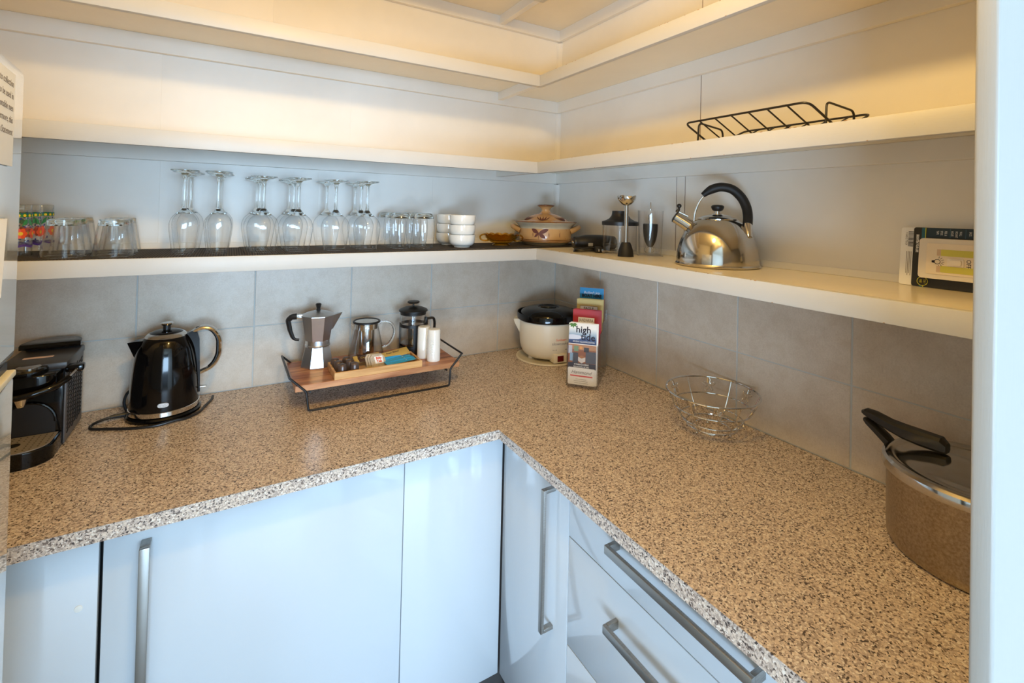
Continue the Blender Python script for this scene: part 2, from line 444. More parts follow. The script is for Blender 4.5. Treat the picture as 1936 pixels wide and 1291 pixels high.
# ================================================================== SHELVES
def chips(th, pts):
    for (x0, y0, z0, lx, ly, lz) in pts:
        g = G(); g.sphere((0, 0, 0), 1, 5); o = g.done('paint_chip', M['chip'], th, loc=(x0, y0, z0)); o.scale = (lx, ly, lz)
def shelf(name, label, z, zb, d, cz, with_batten=True):
    th = thing(name, label, 'shelf', (0, 0, z))
    bt = 0.008
    # board (L)
    poly = [(-0.001, -0.001), (XL+0.001, -0.001), (XL+0.001, -d+0.016), (-d+0.016, -d+0.016), (-d+0.016, YF+0.001), (-0.001, YF+0.001)]
    G().prism(poly, -bt, 0).done('board', M['shelf_top'], th, False)
    # fascias: long one on the back run, long one on the right run
    hb = z-zb
    G().box(XL+0.001, -d, -d, -d+0.016, -hb, 0.0004, bev=0.0012, seg=2).done('fascia', M['shelf_edge'], th)
    G().box(-d, -d+0.016, YF+0.001, -d+0.016, -hb, 0.0004, bev=0.0012, seg=2).done('fascia', M['shelf_edge'], th)
    G().box(XL+0.001, -0.001, -0.018, -0.001, cz-z, -bt, bev=0.001).done('cleat', M['wall'], th, False)
    G().box(-0.018, -0.001, YF+0.001, -0.018, cz-z, -bt, bev=0.001).done('cleat', M['wall'], th, False)
    if with_batten:
        G().box(-0.308, -0.286, -d+0.016, -0.018, max(cz-z+0.008, -hb+0.001), -bt, bev=0.001).done('batten', M['wall'], th, False)
    rnd = random.Random(int(z*1000)); pts = []
    for _ in range(16):
        y = rnd.uniform(-1.4, -0.35)
        pts.append((-d+0.0008, y, 0.0002 if rnd.random() < 0.8 else -hb+0.001, 0.0012, rnd.uniform(0.0015, 0.004), 0.0009))
    chips(th, pts)
    return th
sh1 = shelf('wall_shelf', 'lowest white painted corner shelf, holding the glassware and the steel kettle', S1, 1.2906, 0.282, 1.283)
sh2 = shelf('wall_shelf', 'middle white painted corner shelf, empty but for a black wire rack', S2, 1.5897, 0.295, 1.577)
sh3 = shelf('wall_shelf', 'empty white painted corner shelf above the one with the wire rack', S3, 1.8924, 0.290, 1.877)
sh4 = shelf('wall_shelf', 'topmost corner shelf whose underside shows at the top of the photo', S4, 2.192, 0.290, 2.183)

# ================================================================== WORKTOP
poly = [(-0.0005, -0.0005), (XL+0.001, -0.0005), (XL+0.001, -0.6), (-0.5926, -0.6), (-0.5926, YF+0.001), (-0.0005, YF+0.001)]
g = G(); g.prism(poly, 0.873, ZC)
E_ = [e for e in g.bm.edges if all(abs(v.co.z-ZC) < 1e-5 for v in e.verts) and
      (all(abs(v.co.y+0.6) < 1e-4 for v in e.verts) or all(abs(v.co.x+0.5926) < 1e-4 for v in e.verts))]
bmesh.ops.bevel(g.bm, geom=E_, offset=0.005, segments=3, profile=0.5, affect='EDGES')
tag(g.done('worktop', M['laminate'], None, True, 60), 'L-shaped speckled brown laminate worktop along both tiled walls', 'worktop')

# ================================================================== CABINETS
FY = -0.559; FX = -0.555; DB = 0.231; DT = 0.871
def bar_handle(parent, length, axis, loc, rot, depth=0.033, w=0.012, tk=0.008):
    """U bar: local x along the bar, local z outwards"""
    g = G()
    g.box(-length/2, length/2, -w/2, w/2, depth-tk, depth, bev=0.0012)
    g.box(-length/2, -length/2+tk, -w/2, w/2, 0, depth-tk, bev=0.0008)
    g.box(length/2-tk, length/2, -w/2, w/2, 0, depth-tk, bev=0.0008)
    o = g.done('handle', M['brushed'], parent); o.location = loc; o.rotation_euler = rot
    return o
def cab(name, label, cat='cabinet'):
    return thing(name, label, cat, (0, 0, 0))
# A run, left end panel
ca = cab('base_cabinet', 'white end panel unit with two small round screw caps beside the fridge')
G().box(XL+0.002, -1.386, FY+0.018, -0.012, 0.1, 0.872).done('body', M['carcass'], ca, False)
dp = G().box(XL+0.002, -1.3853, FY, FY+0.017, DB, DT, bev=0.001).done('door', M['gloss_white'], ca)
for x, z in ((-1.4108, 0.7426), (-1.4108, 0.32)):
    g = G(); g.T = Matrix.Translation((x, FY-0.0001, z)) @ Matrix.Rotation(pi/2, 4, 'X')
    g.lathe([(0.0062, -0.001), (0.0058, 0.0008), (0.003, 0.0013), (0, 0.0014)], 20); g.done('screw_cap', M['white_ceramic'], dp)
# A run, wide door
cb = cab('base_cabinet', 'wide white gloss cabinet door with a vertical steel bar handle, left of the corner')
G().box(-1.383, -0.829, FY+0.018, -0.012, 0.1, 0.872).done('body', M['carcass'], cb, False)
db = G().box(-1.3793, -0.8280, FY, FY+0.017, DB, DT, bev=0.001).done('door', M['gloss_white'], cb)
bar_handle(db, 0.42, 0, (-1.317, FY, 0.625), (pi/2, pi/2, 0), w=0.016)
# A run, narrow corner door
cc = cab('base_cabinet', 'plain white gloss corner cabinet door without a handle')
G().box(-0.826, -0.02, FY+0.018, -0.012, 0.1, 0.872).done('body', M['carcass'], cc, False)
G().box(-0.8262, -0.5585, FY, FY+0.017, DB, DT, bev=0.001).done('door', M['gloss_white'], cc)
# B run, tall narrow door
cd = cab('base_cabinet', 'narrow white gloss cabinet right of the corner with a long vertical bar handle')
G().box(FX+0.018, -0.012, -0.846, FY+0.001, 0.1, 0.872).done('body', M['carcass'], cd, False)
dd = G().box(FX, FX+0.017, -0.8465, FY-0.003, DB, DT, bev=0.001).done('door', M['gloss_white'], cd)
bar_handle(dd, 0.315, 0, (FX, -0.792, 0.682), (0, -pi/2, 0), w=0.012)
# B run, drawers
ce = cab('drawer_unit', 'white gloss drawer unit with long horizontal bar handles under the right worktop', 'drawers')
G().box(FX+0.018, -0.012, YF+0.003, -0.8475, 0.1, 0.872).done('body', M['carcass'], ce, False)
for z0, z1, hz in ((0.7625, DT, 0.835), (0.5325, 0.7605, 0.688), (DB, 0.5305, 0.43)):
    dr = G().box(FX, FX+0.017, YF+0.003, -0.8493, z0, z1, bev=0.001).done('drawer', M['gloss_white'], ce)
    bar_handle(dr, 0.295, 0, (FX, -1.144, hz), (pi/2, 0, -pi/2), w=0.016)
struct(G().box(XL+0.002, -0.51, -0.51, -0.495, 0, 0.1).done('baseboard_back', M['kick'], None, False))
struct(G().box(-0.52, -0.505, YF+0.003, -0.51, 0, 0.1).done('baseboard_right', M['kick'], None, False))

# ================================================================== FRIDGE
fr = thing('fridge', 'tall glossy white fridge at the left edge of the photo with paper notices', 'fridge', (-1.436, -0.80, 0), radians(-85))
G().box(0.006, 0.60, -0.64, -0.058, 0.03, 1.622, bev=0.006).done('body', M['fridge'], fr)
fd = G().box(0, 0.606, -0.055, 0, 1.2515, 1.632, bev=0.014, seg=5).done('freezer_door', M['fridge'], fr)
fl = G().box(0, 0.606, -0.055, 0, 0.05, 1.240, bev=0.014, seg=5).done('fridge_door', M['fridge'], fr)
g = G(); g.T = Matrix.Translation((0.303, 0, 0)) @ Matrix.Rotation(pi/2, 4, 'Y') @ Matrix.Rotation(pi/2, 4, 'Z')
g2_ = G(); g2_.box(0.012, 0.60, -0.012, 0.0025, 1.2325, 1.2408, bev=0.002); g2_.done('grip_strip', M['fridge_trim'], fl)
G().box(0.012, 0.595, -0.05, -0.006, 1.2402, 1.2513).done('seam', M['black'], fr, False)
for x in (0.05, 0.55):
    G().box(x-0.02, x+0.02, -0.6, -0.56, 0, 0.03).done('foot', M['black'], fr, False)
    G().box(x-0.02, x+0.02, -0.12, -0.08, 0, 0.03).done('foot', M['black'], fr, False)
# notice with print
nt = tag(G().box(0.060, 0.255, 0.0006, 0.0010, 1.50, 1.612).done('notice', M['notice'], None), 'cream paper notice printed with text, high on the fridge door', 'notice')
lines = ['and contains such reasonable right to collection', 'the guests shall need make the unit to be used in', 'as liable and reversible and responsible men', 'of the rooms and gardens. Furthermore, this', 'may be told on the desk or in the media Statement']
nt.matrix_world = Matrix.Translation((-1.436, -0.80, 0)) @ Matrix.Rotation(radians(-85), 4, 'Z')
for i, s_ in enumerate(lines):
    text('lettering', s_, 0.0115, M['print_grey'], nt, frame((0.066, 0.00115, 1.5985-0.0145*i), (-1, 0, 0), (0, 0, 1)), align='RIGHT', ext=0.00005)
# hanging sheet lower down, slightly slanting
g = G(); g.poly([(0.0728, 0.0007, 1.437), (0.30, 0.0012, 1.437), (0.315, 0.0007, 1.345), (0.0885, 0.0007, 1.345)])
sheet = g.done('paper_sheet', M['paper'], None, False, recalc=False)
m_ = sheet.modifiers.new('t', 'SOLIDIFY'); m_.thickness = 0.0003; m_.offset = 0
sheet.matrix_world = Matrix.Translation((-1.436, -0.80, 0)) @ Matrix.Rotation(radians(-85), 4, 'Z')
tag(sheet, 'blank white sheet stuck slanting on the fridge door at shelf height', 'paper')

# ceiling lamp (out of view, seen in reflections)
lt_ = thing('ceiling_lamp', 'warm bare bulb in a holder hanging from the pantry ceiling', 'lamp', (BULB.x, BULB.y, BULB.z))
G().lathe([(0.0, 0.40), (0.05, 0.40), (0.05, 0.385), (0.003, 0.38), (0.003, 0.09), (0.02, 0.085), (0.02, 0.055), (0, 0.055)], 24).done('holder', M['white_ceramic'], lt_)

# ================================================================== GLASSWARE ON LOWEST SHELF
# non-slip mats
def mat_strip(name, poly, label, z):
    g = G(); g.prism(poly, 0, 0.0016)
    o = g.done(name, M['mat'], None, False, loc=(0, 0, z)); tag(o, label, 'mat')
    return o
t = NT('ribbed mat'); v = t.coord((1, 1, 1)); w = t.new('ShaderNodeTexWave', bands_direction='X'); w.inputs['Scale'].default_value = 55; w.inputs['Distortion'].default_value = 0.6
t.link(v, w.inputs['Vector']); t.link(t.ramp(w.outputs['Fac'], [(0.2, srgb(22, 19, 18)), (0.8, srgb(74, 66, 60))]), t.b.inputs['Base Color']); t.b.inputs['Roughness'].default_value = 0.85
t.bump(w.outputs['Fac'], 0.5, 0.002); M['mat'] = t.m
rnd = random.Random(3)
def wavy(x0, x1, y, n, amp=0.0012): return [(x0+(x1-x0)*i/n, y+(amp if i % 2 else -amp)) for i in range(n+1)]
mat_strip('shelf_mat', [(XL+0.01, -0.02)]+wavy(XL+0.01, -1.135, -0.2755, 200)+[(-1.135, -0.02)], 'black ribbed non-slip mat under the left half of the glasses', S1)
mat_strip('shelf_mat', wavy(-1.16, -0.30, -0.2735, 170)+[(-0.275, -0.268), (-0.20, -0.262), (-0.02, -0.255), (-0.02, -0.02), (-1.175, -0.02)], 'black ribbed non-slip mat under the right glasses, bowls and casserole', S1+0.0017)
ZM1 = S1+0.0016+0.0001; ZM2 = S1+0.0017+0.0016+0.0001

def ring_profile(outer, inner): return outer+inner[::-1]
def goblet(kind, label, group):
    th = thing('wine_glass', label, 'glass', (0, 0, 0), 0, group)
    if kind == 's':
        H = 0.2135; foot = 0.0315; zj = 0.116
        bowl = [(0.0228, 0), (0.0262, 0.02), (0.0292, 0.045), (0.0312, 0.066), (0.0305, 0.080), (0.0262, 0.092), (0.018, 0.102), (0.010, 0.109), (0.0055, zj)]
    else:
        H = 0.205; foot = 0.0335; zj = 0.118
        bowl = [(0.0295, 0), (0.0335, 0.020), (0.0370, 0.042), (0.0392, 0.062), (0.0385, 0.074), (0.033, 0.088), (0.0225, 0.099), (0.0125, 0.108), (0.006, zj)]
    prof = smooth2(bowl)
    fl_ = 8
    rm = lambda a, z: 1+0.008*cos(10*a) if z < 0.07 else 1
    bo_ = G().lathe(prof, 60, rm).done('bowl', M['thin'], th, ang=60)
    G().tube([(bowl[0][0]*cos(a), bowl[0][0]*sin(a), 0.0007) for a in [2*pi*i/48 for i in range(48)]], 0.0006, 6, True).done('rim', M['glass'], bo_)
    sh_ = [(0.0, zj-0.0155), (bowl[-3][0]-0.006, bowl[-3][1]-0.001), (bowl[-3][0]-0.0006, bowl[-3][1]), (bowl[-2][0]-0.0004, bowl[-2][1]+0.0002), (bowl[-1][0]-0.0002, zj-0.001), (0, zj-0.001)]
    G().lathe(sh_, 40).done('bowl_shoulder', M['glass'], bo_, ang=60)
    stem = [(0.0001, zj-0.0008), (0.0058, zj-0.0008), (0.0056, zj+0.002), (0.0045, zj+0.012), (0.0042, H-0.055), (0.0044, H-0.025), (0.0062, H-0.013), (0.012, H-0.008), (foot*0.8, H-0.0045), (foot, H-0.0025), (foot, H-0.0005), (foot*0.7, H), (0.0001, H-0.001)]
    G().lathe(stem, 32).done('stem', M['glass'], th)
    return th
def smooth2(prof, n=4):
    P = smooth_path([(r, 0, z) for r, z in prof], n)
    return [(max(p[0], 0), p[2]) for p in P]
used = {}
def place(key, maker, x, y, z, label, group, rot=0):
    if key not in used:
        o = maker(label, group); o.location = (x, y, z); o.rotation_euler = (0, 0, rot); used[key] = o
    else: o = dup(used[key], (x, y, z), rot, label, group)
    return o
ords = ['leftmost', 'second', 'third', 'fourth', 'fifth', 'rightmost']
depth_w = ['front', 'middle', 'back']
cols = [('s', -1.301, [(-0.190, 0), (-0.122, 0.0), (-0.052, 0.006)]),
        ('s', -1.227, [(-0.197, 0), (-0.125, 0.001), (-0.055, 0.004)]),
        ('l', -1.122, [(-0.200, 0), (-0.1205, -0.006), (-0.041, -0.010)]),
        ('l', -1.035, [(-0.200, 0), (-0.1205, -0.004), (-0.041, -0.008)]),
        ('l', -0.934, [(-0.195, 0), (-0.050, -0.002)]),
        ('l', -0.845, [(-0.202, 0), (-0.1215, 0.0), (-0.041, -0.001)])]
for ci, (k, x, L) in enumerate(cols):
    for di, (y, dx) in enumerate(L):
        dw = depth_w[di] if len(L) == 3 else ('front', 'back')[di]
        col_w = ('left column of the narrow', 'right column of the narrow', 'leftmost column of the wide', 'second column of the wide', 'third column of the wide', 'rightmost column of the wide')[ci]
        lb = 'upturned stemmed wine glass, %s in the %s goblets' % (dw, col_w)
        place('gob'+k, lambda l, gr, k=k: goblet(k, l, gr), x+dx, y, (ZM1 if ci < 2 else ZM2 if x > -1.1 else ZM2), lb, 'upturned wine glasses on the shelf', rot=ci*0.3+di)

def tumbler(label, group):
    th = thing('tumbler', label, 'glass', (0, 0, 0), 0, group)
    H = 0.112
    out = [(0.0305, 0), (0.0335, 0.02), (0.0358, 0.045), (0.0362, 0.065), (0.0345, 0.088), (0.030, 0.104), (0.0255, 0.1108), (0.022, 0.112)]
    inn = [(0.0293, 0), (0.0322, 0.02), (0.0345, 0.045), (0.0348, 0.065), (0.032, 0.086), (0.025, 0.098), (0.012, 0.1015), (0, 0.102)]
    G().lathe(smooth2(out[:-1], 4), 48).done('body', M['thin'], th, ang=60)
    G().lathe([(0, 0.0985), (0.012, 0.0975), (0.022, 0.0955), (0.0300, 0.0935), (0.0325, 0.0940), (0.0315, 0.0985), (0.0290, 0.1040), (0.0248, 0.1106), (0.021, 0.1120), (0.012, 0.1100), (0, 0.1095)], 48).done('base', M['glass'], th, ang=60)
    G().tube([(0.0305*cos(a), 0.0305*sin(a), 0.0008) for a in [2*pi*i/48 for i in range(48)]], 0.0007, 6, True).done('rim', M['glass'], th)
    return th
for ci, x in enumerate((-0.733, -0.657)):
    for di, (y, dx) in enumerate(((-0.172, 0), (-0.097, 0.002), (-0.0405 if ci else -0.040, 0.003 if ci else -0.001))):
        if di == 2: y = -0.0385; 
        if di == 1: y = -0.1055+0.0
        place('tum', tumbler, x+dx, y if di else -0.178, ZM2, 'upturned rounded stemless tumbler, %s of the %s column beside the white bowls' % (depth_w[di], ('left', 'right')[ci]), 'upturned stemless tumblers')

def facet(label, group):
    th = thing('faceted_tumbler', label, 'glass', (0, 0, 0), 0, group)
    H = 0.086
    def rm(a, z):
        if z < 0.034 or z > 0.083: return 1
        return 1-0.045*(1-abs(sin(4.5*a)))**1.5
    out = [(0.0398, 0), (0.0395, 0.003), (0.0375, 0.018), (0.0358, 0.030), (0.0350, 0.033), (0.0352, 0.0365), (0.033, 0.055), (0.0295, 0.078), (0.0285, 0.0845), (0.026, 0.086)]
    inn = [(0.0382, 0), (0.0360, 0.018), (0.0335, 0.034), (0.0305, 0.055), (0.027, 0.070), (0.018, 0.0745), (0, 0.0755)]
    G().lathe(out[:-2], 90, rm).done('body', M['thin'], th, ang=25)
    G().lathe([(r-0.0016, z) for r, z in out[:8]], 90, rm).done('inner_wall', M['thin'], th, ang=25)
    G().lathe([(0, 0.0745), (0.015, 0.0740), (0.0240, 0.0705), (0.0285, 0.0715), (0.0282, 0.0835), (0.0262, 0.0858), (0.020, 0.0855), (0.012, 0.083), (0, 0.083)], 72).done('base', M['glass'], th)
    G().tube([(0.0396*cos(a), 0.0396*sin(a), 0.0009) for a in [2*pi*i/48 for i in range(48)]], 0.0008, 6, True).done('rim', M['glass'], th)
    return th
for ci, x in enumerate((-1.525, -1.436)):
    for di, y in enumerate((-0.205, -0.1235, -0.0425)):
        place('fac', facet, x+(0.0, -0.004, -0.008)[di], y, ZM1, 'upturned faceted whisky tumbler, %s of the %s column near the painted glasses' % (depth_w[di], ('left', 'right')[ci]), 'upturned faceted tumblers', rot=di*0.5)

def painted(label, group):
    th = thing('painted_tumbler', label, 'glass', (0, 0, 0), 0, group)
    H = 0.116; R = lambda z: 0.0272-0.0026*(z/H)
    G().lathe([(0, 0.103), (0.0230, 0.103), (R(0)-0.0014, 0), (R(0), 0), (R(0.05), 0.05), (R(0.114), 0.114), (R(H)-0.001, H), (0, H-0.001)], 40).done('wall_glass', M['thin'], th)
    G().lathe([(0, 0.1035), (0.0228, 0.1035), (0.0240, 0.107), (0.0236, 0.1155), (0, 0.1145)], 36).done('base', M['glass'], th)
    def patch(g, polyxy):       # (arc, z) polygon onto the glass
        g.poly([((R(z)+0.0004)*cos(a/0.026), (R(z)+0.0004)*sin(a/0.026), z) for a, z in polyxy])
    def disc(g, a, z, r, n=9): patch(g, [(a+r*cos(2*pi*k/n), z+r*sin(2*pi*k/n)) for k in range(n)])
    circ = 2*pi*0.026
    gg = G()
    for i in range(40): patch(gg, [(circ*i/40, 0.089), (circ*(i+1)/40, 0.089), (circ*(i+1)/40, 0.0975), (circ*i/40, 0.0975)])
    gg.done('green_band', col('glass paint green', 40, 130, 60, 0.4), th, recalc=False)
    gy, gb, go, gv, gr = G(), G(), G(), G(), G()
    R0 = R
    R = lambda z: R0(z)+0.0003
    for i in range(16):
        disc(gy, circ*i/16, 0.0925, 0.0032, 6); disc(gb, circ*(i+0.5)/16, 0.0965, 0.0016, 6)
    for i in range(6):
        a = circ*i/6; R = lambda z: R0(z)+0.0003
        for k in range(6): disc(go, a+0.0075*cos(k*pi/3), 0.052+0.0075*sin(k*pi/3), 0.0048)
        for s_ in (-1, 1):
            patch(gr, [(a+s_*0.002, 0.068), (a+s_*0.011, 0.074), (a+s_*0.0125, 0.086), (a+s_*0.006, 0.080)])
            disc(gb, a+s_*0.008, 0.066, 0.0015, 6)
        disc(gb, a, 0.088-0.003, 0.002, 6); disc(gb, a+circ/12, 0.036, 0.0018, 6)
        R = lambda z: R0(z)+0.0007
        disc(gy, a, 0.052, 0.0042)
    R = lambda z: R0(z)+0.0003
    for i in range(48):
        z_ = 0.022+0.0015*sin(i*pi/4); z2 = 0.022+0.0015*sin((i+1)*pi/4)
        patch(gv, [(circ*i/48, z_), (circ*(i+1)/48, z2), (circ*(i+1)/48, z2+0.0045), (circ*i/48, z_+0.0045)])
    go.done('painted_flower', col('glass paint orange', 236, 86, 36, 0.4), th, recalc=False)
    gy.done('painted_dot', col('glass paint yellow', 240, 200, 40, 0.4), th, recalc=False)
    gb.done('painted_dot', col('glass paint blue', 30, 50, 150, 0.4), th, recalc=False)
    gr.done('painted_leaf', col('glass paint leaf', 50, 140, 80, 0.4), th, recalc=False)
    gv.done('painted_line', col('glass paint violet', 84, 50, 140, 0.4), th, recalc=False)
    return th
for di, (x, y) in enumerate(((-1.612, -0.172), (-1.613, -0.108), (-1.607, -0.036))):
    place('pnt', painted, x, y, ZM1, 'tall glass painted with orange flowers, %s of the row beside the fridge' % depth_w[di], 'flower painted tumblers', rot=di*0.9)

def bowl_(label, group):
    th = thing('bowl', label, 'bowl', (0, 0, 0), 0, group)
    out = [(0.026, 0.0), (0.027, 0.003), (0.026, 0.004), (0.036, 0.008), (0.0415, 0.015), (0.0438, 0.026), (0.0445, 0.040), (0.0446, 0.0425)]
    inn = [(0.0425, 0.0425), (0.0418, 0.03), (0.039, 0.017), (0.030, 0.010), (0, 0.009)]
    G().lathe([(0, 0.002)]+[(0.024, 0.002)]+out+inn, 48).done('body', M['white_ceramic'], th); return th
lv = ['bottom', 'middle', 'top']
for si, (x, y) in enumerate(((-0.528, -0.196), (-0.524, -0.074))):
    for k in range(3):
        place('bwl', bowl_, x+0.0005*k, y, ZM2+0.0326*k, '%s white china bowl in the %s stack on the shelf' % (lv[k], ('front', 'back')[si]), 'white stacked bowls')

# amber dish
def amber_dish():
    th = thing('glass_dish', 'scalloped amber pressed glass dish with two looped handles', 'dish', (-0.351, -0.150, ZM2), radians(-31))
    n = 14
    rm = lambda a, z: 1+(0.045*abs(cos(n/2*a)) if z > 0.008 else 0)
    out = smooth2([(0.022, 0), (0.031, 0.0), (0.032, 0.003), (0.024, 0.007), (0.034, 0.011), (0.048, 0.020), (0.057, 0.032), (0.061, 0.041)])
    inn = smooth2([(0.0585, 0.0405), (0.054, 0.032), (0.045, 0.023), (0.030, 0.0155), (0, 0.014)])
    g = G(); g.lathe([(0, 0.004)]+out+inn, 112, rm)
    for v in g.bm.verts:
        r = math.hypot(v.co.x, v.co.y)
        if v.co.z > 0.028: v.co.z += 0.004*abs(cos(n/2*math.atan2(v.co.y, v.co.x)))*(v.co.z-0.028)/0.013-0.002
    g.done('bowl', M['amber'], th)
    for s_ in (-1, 1):
        pts = smooth_path([(s_*0.052, 0, 0.036), (s_*0.066, 0, 0.038), (s_*0.077, 0, 0.031), (s_*0.074, 0, 0.020), (s_*0.060, 0, 0.016), (s_*0.045, 0, 0.018)], 5)
        G().tube(pts, [0.0028+0.0007*(i % 2) for i in range(len(pts))], 8).done('handle', M['amber'], th)
amber_dish()

# casserole
def casserole():
    th = thing('casserole_dish', 'brown stoneware lidded casserole painted with dark leaves in the shelf corner', 'casserole', (-0.158, -0.150, ZM2), radians(-36))
    out = smooth2([(0.078, 0.0), (0.083, 0.002), (0.089, 0.008)], 3)
    G().lathe([(0, 0.003), (0.07, 0.003), (0.074, 0), (0.083, 0.001), (0.091, 0.010), (0.098, 0.012)], 64).done('foot', M['stone_grey'], th)
    G().lathe([(0.098, 0.012), (0.0995, 0.016), (0.1, 0.04), (0.0995, 0.062)], 64).done('body', M['stoneware'], th)
    for z in (0.016, 0.0215): G().tube([(0.1003*cos(a), 0.1003*sin(a), z) for a in [2*pi*i/64 for i in range(64)]], 0.0011, 6, True).done('glaze_line', M['stone_brown'], th)
    G().lathe(smooth2([(0.0995, 0.062), (0.101, 0.068), (0.108, 0.076), (0.117, 0.083), (0.1185, 0.086)], 3), 64).done('neck', M['stone_grey'], th)
    G().lathe([(0.1185, 0.085), (0.1195, 0.087), (0.1185, 0.0885), (0.108, 0.0865), (0.100, 0.083)], 64).done('rim', M['stone_brown'], th)
    ld = smooth2([(0.112, 0.0865), (0.106, 0.0895), (0.085, 0.094), (0.065, 0.106), (0.045, 0.1145), (0.026, 0.119), (0.018, 0.125), (0.0165, 0.132), (0.022, 0.141), (0.030, 0.1455)], 4)
    lid = G().lathe(ld, 64).done('lid', M['stoneware'], th)
    G().lathe([(0.030, 0.1455), (0.0325, 0.1475), (0.0325, 0.150), (0.028, 0.1525), (0, 0.152)], 48).done('knob_rim', M['stone_brown'], lid)
    # painted leaves on body (front) and lid
    def wrapleaf(cx, cz, ang, L, W, R=0.1006):
        n = 8; pts = []
        for i in range(n+1):
            t_ = i/n; pts.append((t_*L, W*sin(pi*t_)**0.8))
        for i in range(n-1, 0, -1):
            t_ = i/n; pts.append((t_*L, -W*sin(pi*t_)**0.8))
        g = G(); o = []
        for x, y in pts:
            xx = cx+x*cos(ang)-y*sin(ang); zz = cz+x*sin(ang)+y*cos(ang)
            a = -pi/2+xx/R; o.append((R*cos(a), R*sin(a), zz))
        g.poly(o); return g
    c0 = -0.019
    c0 = -0.022
    for ang, L, W in ((radians(150), 0.032, 0.0075), (radians(22), 0.040, 0.0075), (radians(222), 0.022, 0.0045), (radians(-35), 0.032, 0.0068)):
        wrapleaf(c0, 0.046, ang, L, W).done('painted_leaf', M['leaf_brown'], th, recalc=False)
    wrapleaf(c0, 0.052, radians(-90), 0.030, 0.0014).done('painted_stem', M['leaf_brown'], th, recalc=False)
    wrapleaf(-0.044, 0.050, radians(-88), 0.018, 0.0012).done('painted_stem', M['leaf_brown'], th, recalc=False)
    wrapleaf(0.016, 0.050, radians(-88), 0.020, 0.0012).done('painted_stem', M['leaf_brown'], th, recalc=False)
    wrapleaf(0.058, 0.050, radians(-88), 0.020, 0.0012).done('painted_stem', M['leaf_brown'], th, recalc=False)
    for a0 in (-pi/2-0.1, -pi/2-1.0, -pi/2+0.9):
        for k, (da, r1) in enumerate(((-0.20, 0.075), (-0.4, 0.068), (0.20, 0.075), (0.4, 0.068), (0, 0.085))):
            pr = [(0.100, 0.0915), (0.085, 0.0945), (0.065, 0.1065), (0.055, 0.1110)]
            p0 = (0.094, a0); p1 = (0.064, a0+da)
            L_ = []; 
            for sgn in (1, -1):
                seq = range(0, 7) if sgn == 1 else range(6, -1, -1)
                for i in seq:
                    t_ = i/6; rr = p0[0]+(p1[0]-p0[0])*t_; aa = p0[1]+(p1[1]-p0[1])*t_+sgn*0.035*sin(pi*t_)
                    z = 0.0
                    for (ra, za), (rb, zb) in zip(ld, ld[1:]):
                        if rb <= rr <= ra and ra > rb: z = za+(zb-za)*(ra-rr)/(ra-rb); break
                    L_.append((rr*cos(aa), rr*sin(aa), z+0.0012))
            G().poly(L_).done('painted_leaf', M['leaf_brown'], lid, recalc=False)
    for s_ in (-1, 1):
        pts = smooth_path([(s_*0.094, -0.028, 0.052), (s_*0.112, -0.022, 0.060), (s_*0.126, 0, 0.068), (s_*0.112, 0.022, 0.060), (s_*0.094, 0.028, 0.052)], 5)
        n = len(pts)
        G().tube(pts, [0.0115-0.002*sin(pi*i/(n-1)) for i in range(n)], 12).done('handle', M['stoneware'], th)
casserole()

# hand blender motor with cable
def motor():
    th = thing('blender_motor', 'black hand blender motor body lying on the shelf with its cable', 'blender', (-0.206, -0.386, S1), math.atan2(-0.045, 0.14))
    g = G(); g.T = Matrix.Translation((0, 0, 0.0275)) @ Matrix.Rotation(pi/2, 4, 'Y')
    g.lathe(smooth2([(0, 0.0), (0.014, 0.0), (0.019, 0.003), (0.0205, 0.012), (0.0215, 0.02), (0.0265, 0.05), (0.0265, 0.10), (0.024, 0.135), (0.020, 0.152), (0, 0.153)], 4), 36)
    g.done('body', M['black'], th)
    g = G(); g.T = Matrix.Translation((-0.0015, 0, 0.0275)) @ Matrix.Rotation(pi/2, 4, 'Y')
    g.lathe([(0, -0.001), (0.0055, -0.0005), (0.006, 0.0015), (0, 0.002)], 20).done('button', M['chrome'], th)
    g = G(); g.box(0.045, 0.062, -0.0278, -0.0255, 0.017, 0.028, bev=0.001).done('rating_label', col('grey label', 150, 150, 150), th)
    return th
motor()
ct = thing('power_cable', 'black cable coil with two-pin plug beside the blender motor', 'cable', (-0.200, -0.442, S1), radians(-20))
pts = []
for i in range(46):
    a = 2*pi*i/15; pts.append((0.036*cos(a)+0.002*i/15, 0.018*sin(a)+0.003, 0.004+0.0035*(i//15)+0.002*sin(a*1.5)))
G().tube(smooth_path(pts, 2), 0.0028, 8).done('cable', M['black'], ct)
g = G(); g.box(0.026, 0.05, -0.035, -0.012, 0.0005, 0.020, bev=0.005, seg=3).done('plug', M['black_soft'], ct)
for x in (0.031, 0.042): G().box(x, x+0.004, -0.0465, -0.0345, 0.006, 0.0135, bev=0.0004).done('pin', M['chrome'], ct)
G().tube(smooth_path([(0.036, 0.02, 0.004), (0.05, 0.006, 0.006), (0.045, -0.012, 0.010)], 5), 0.0028, 8).done('cable_end', M['black'], ct)

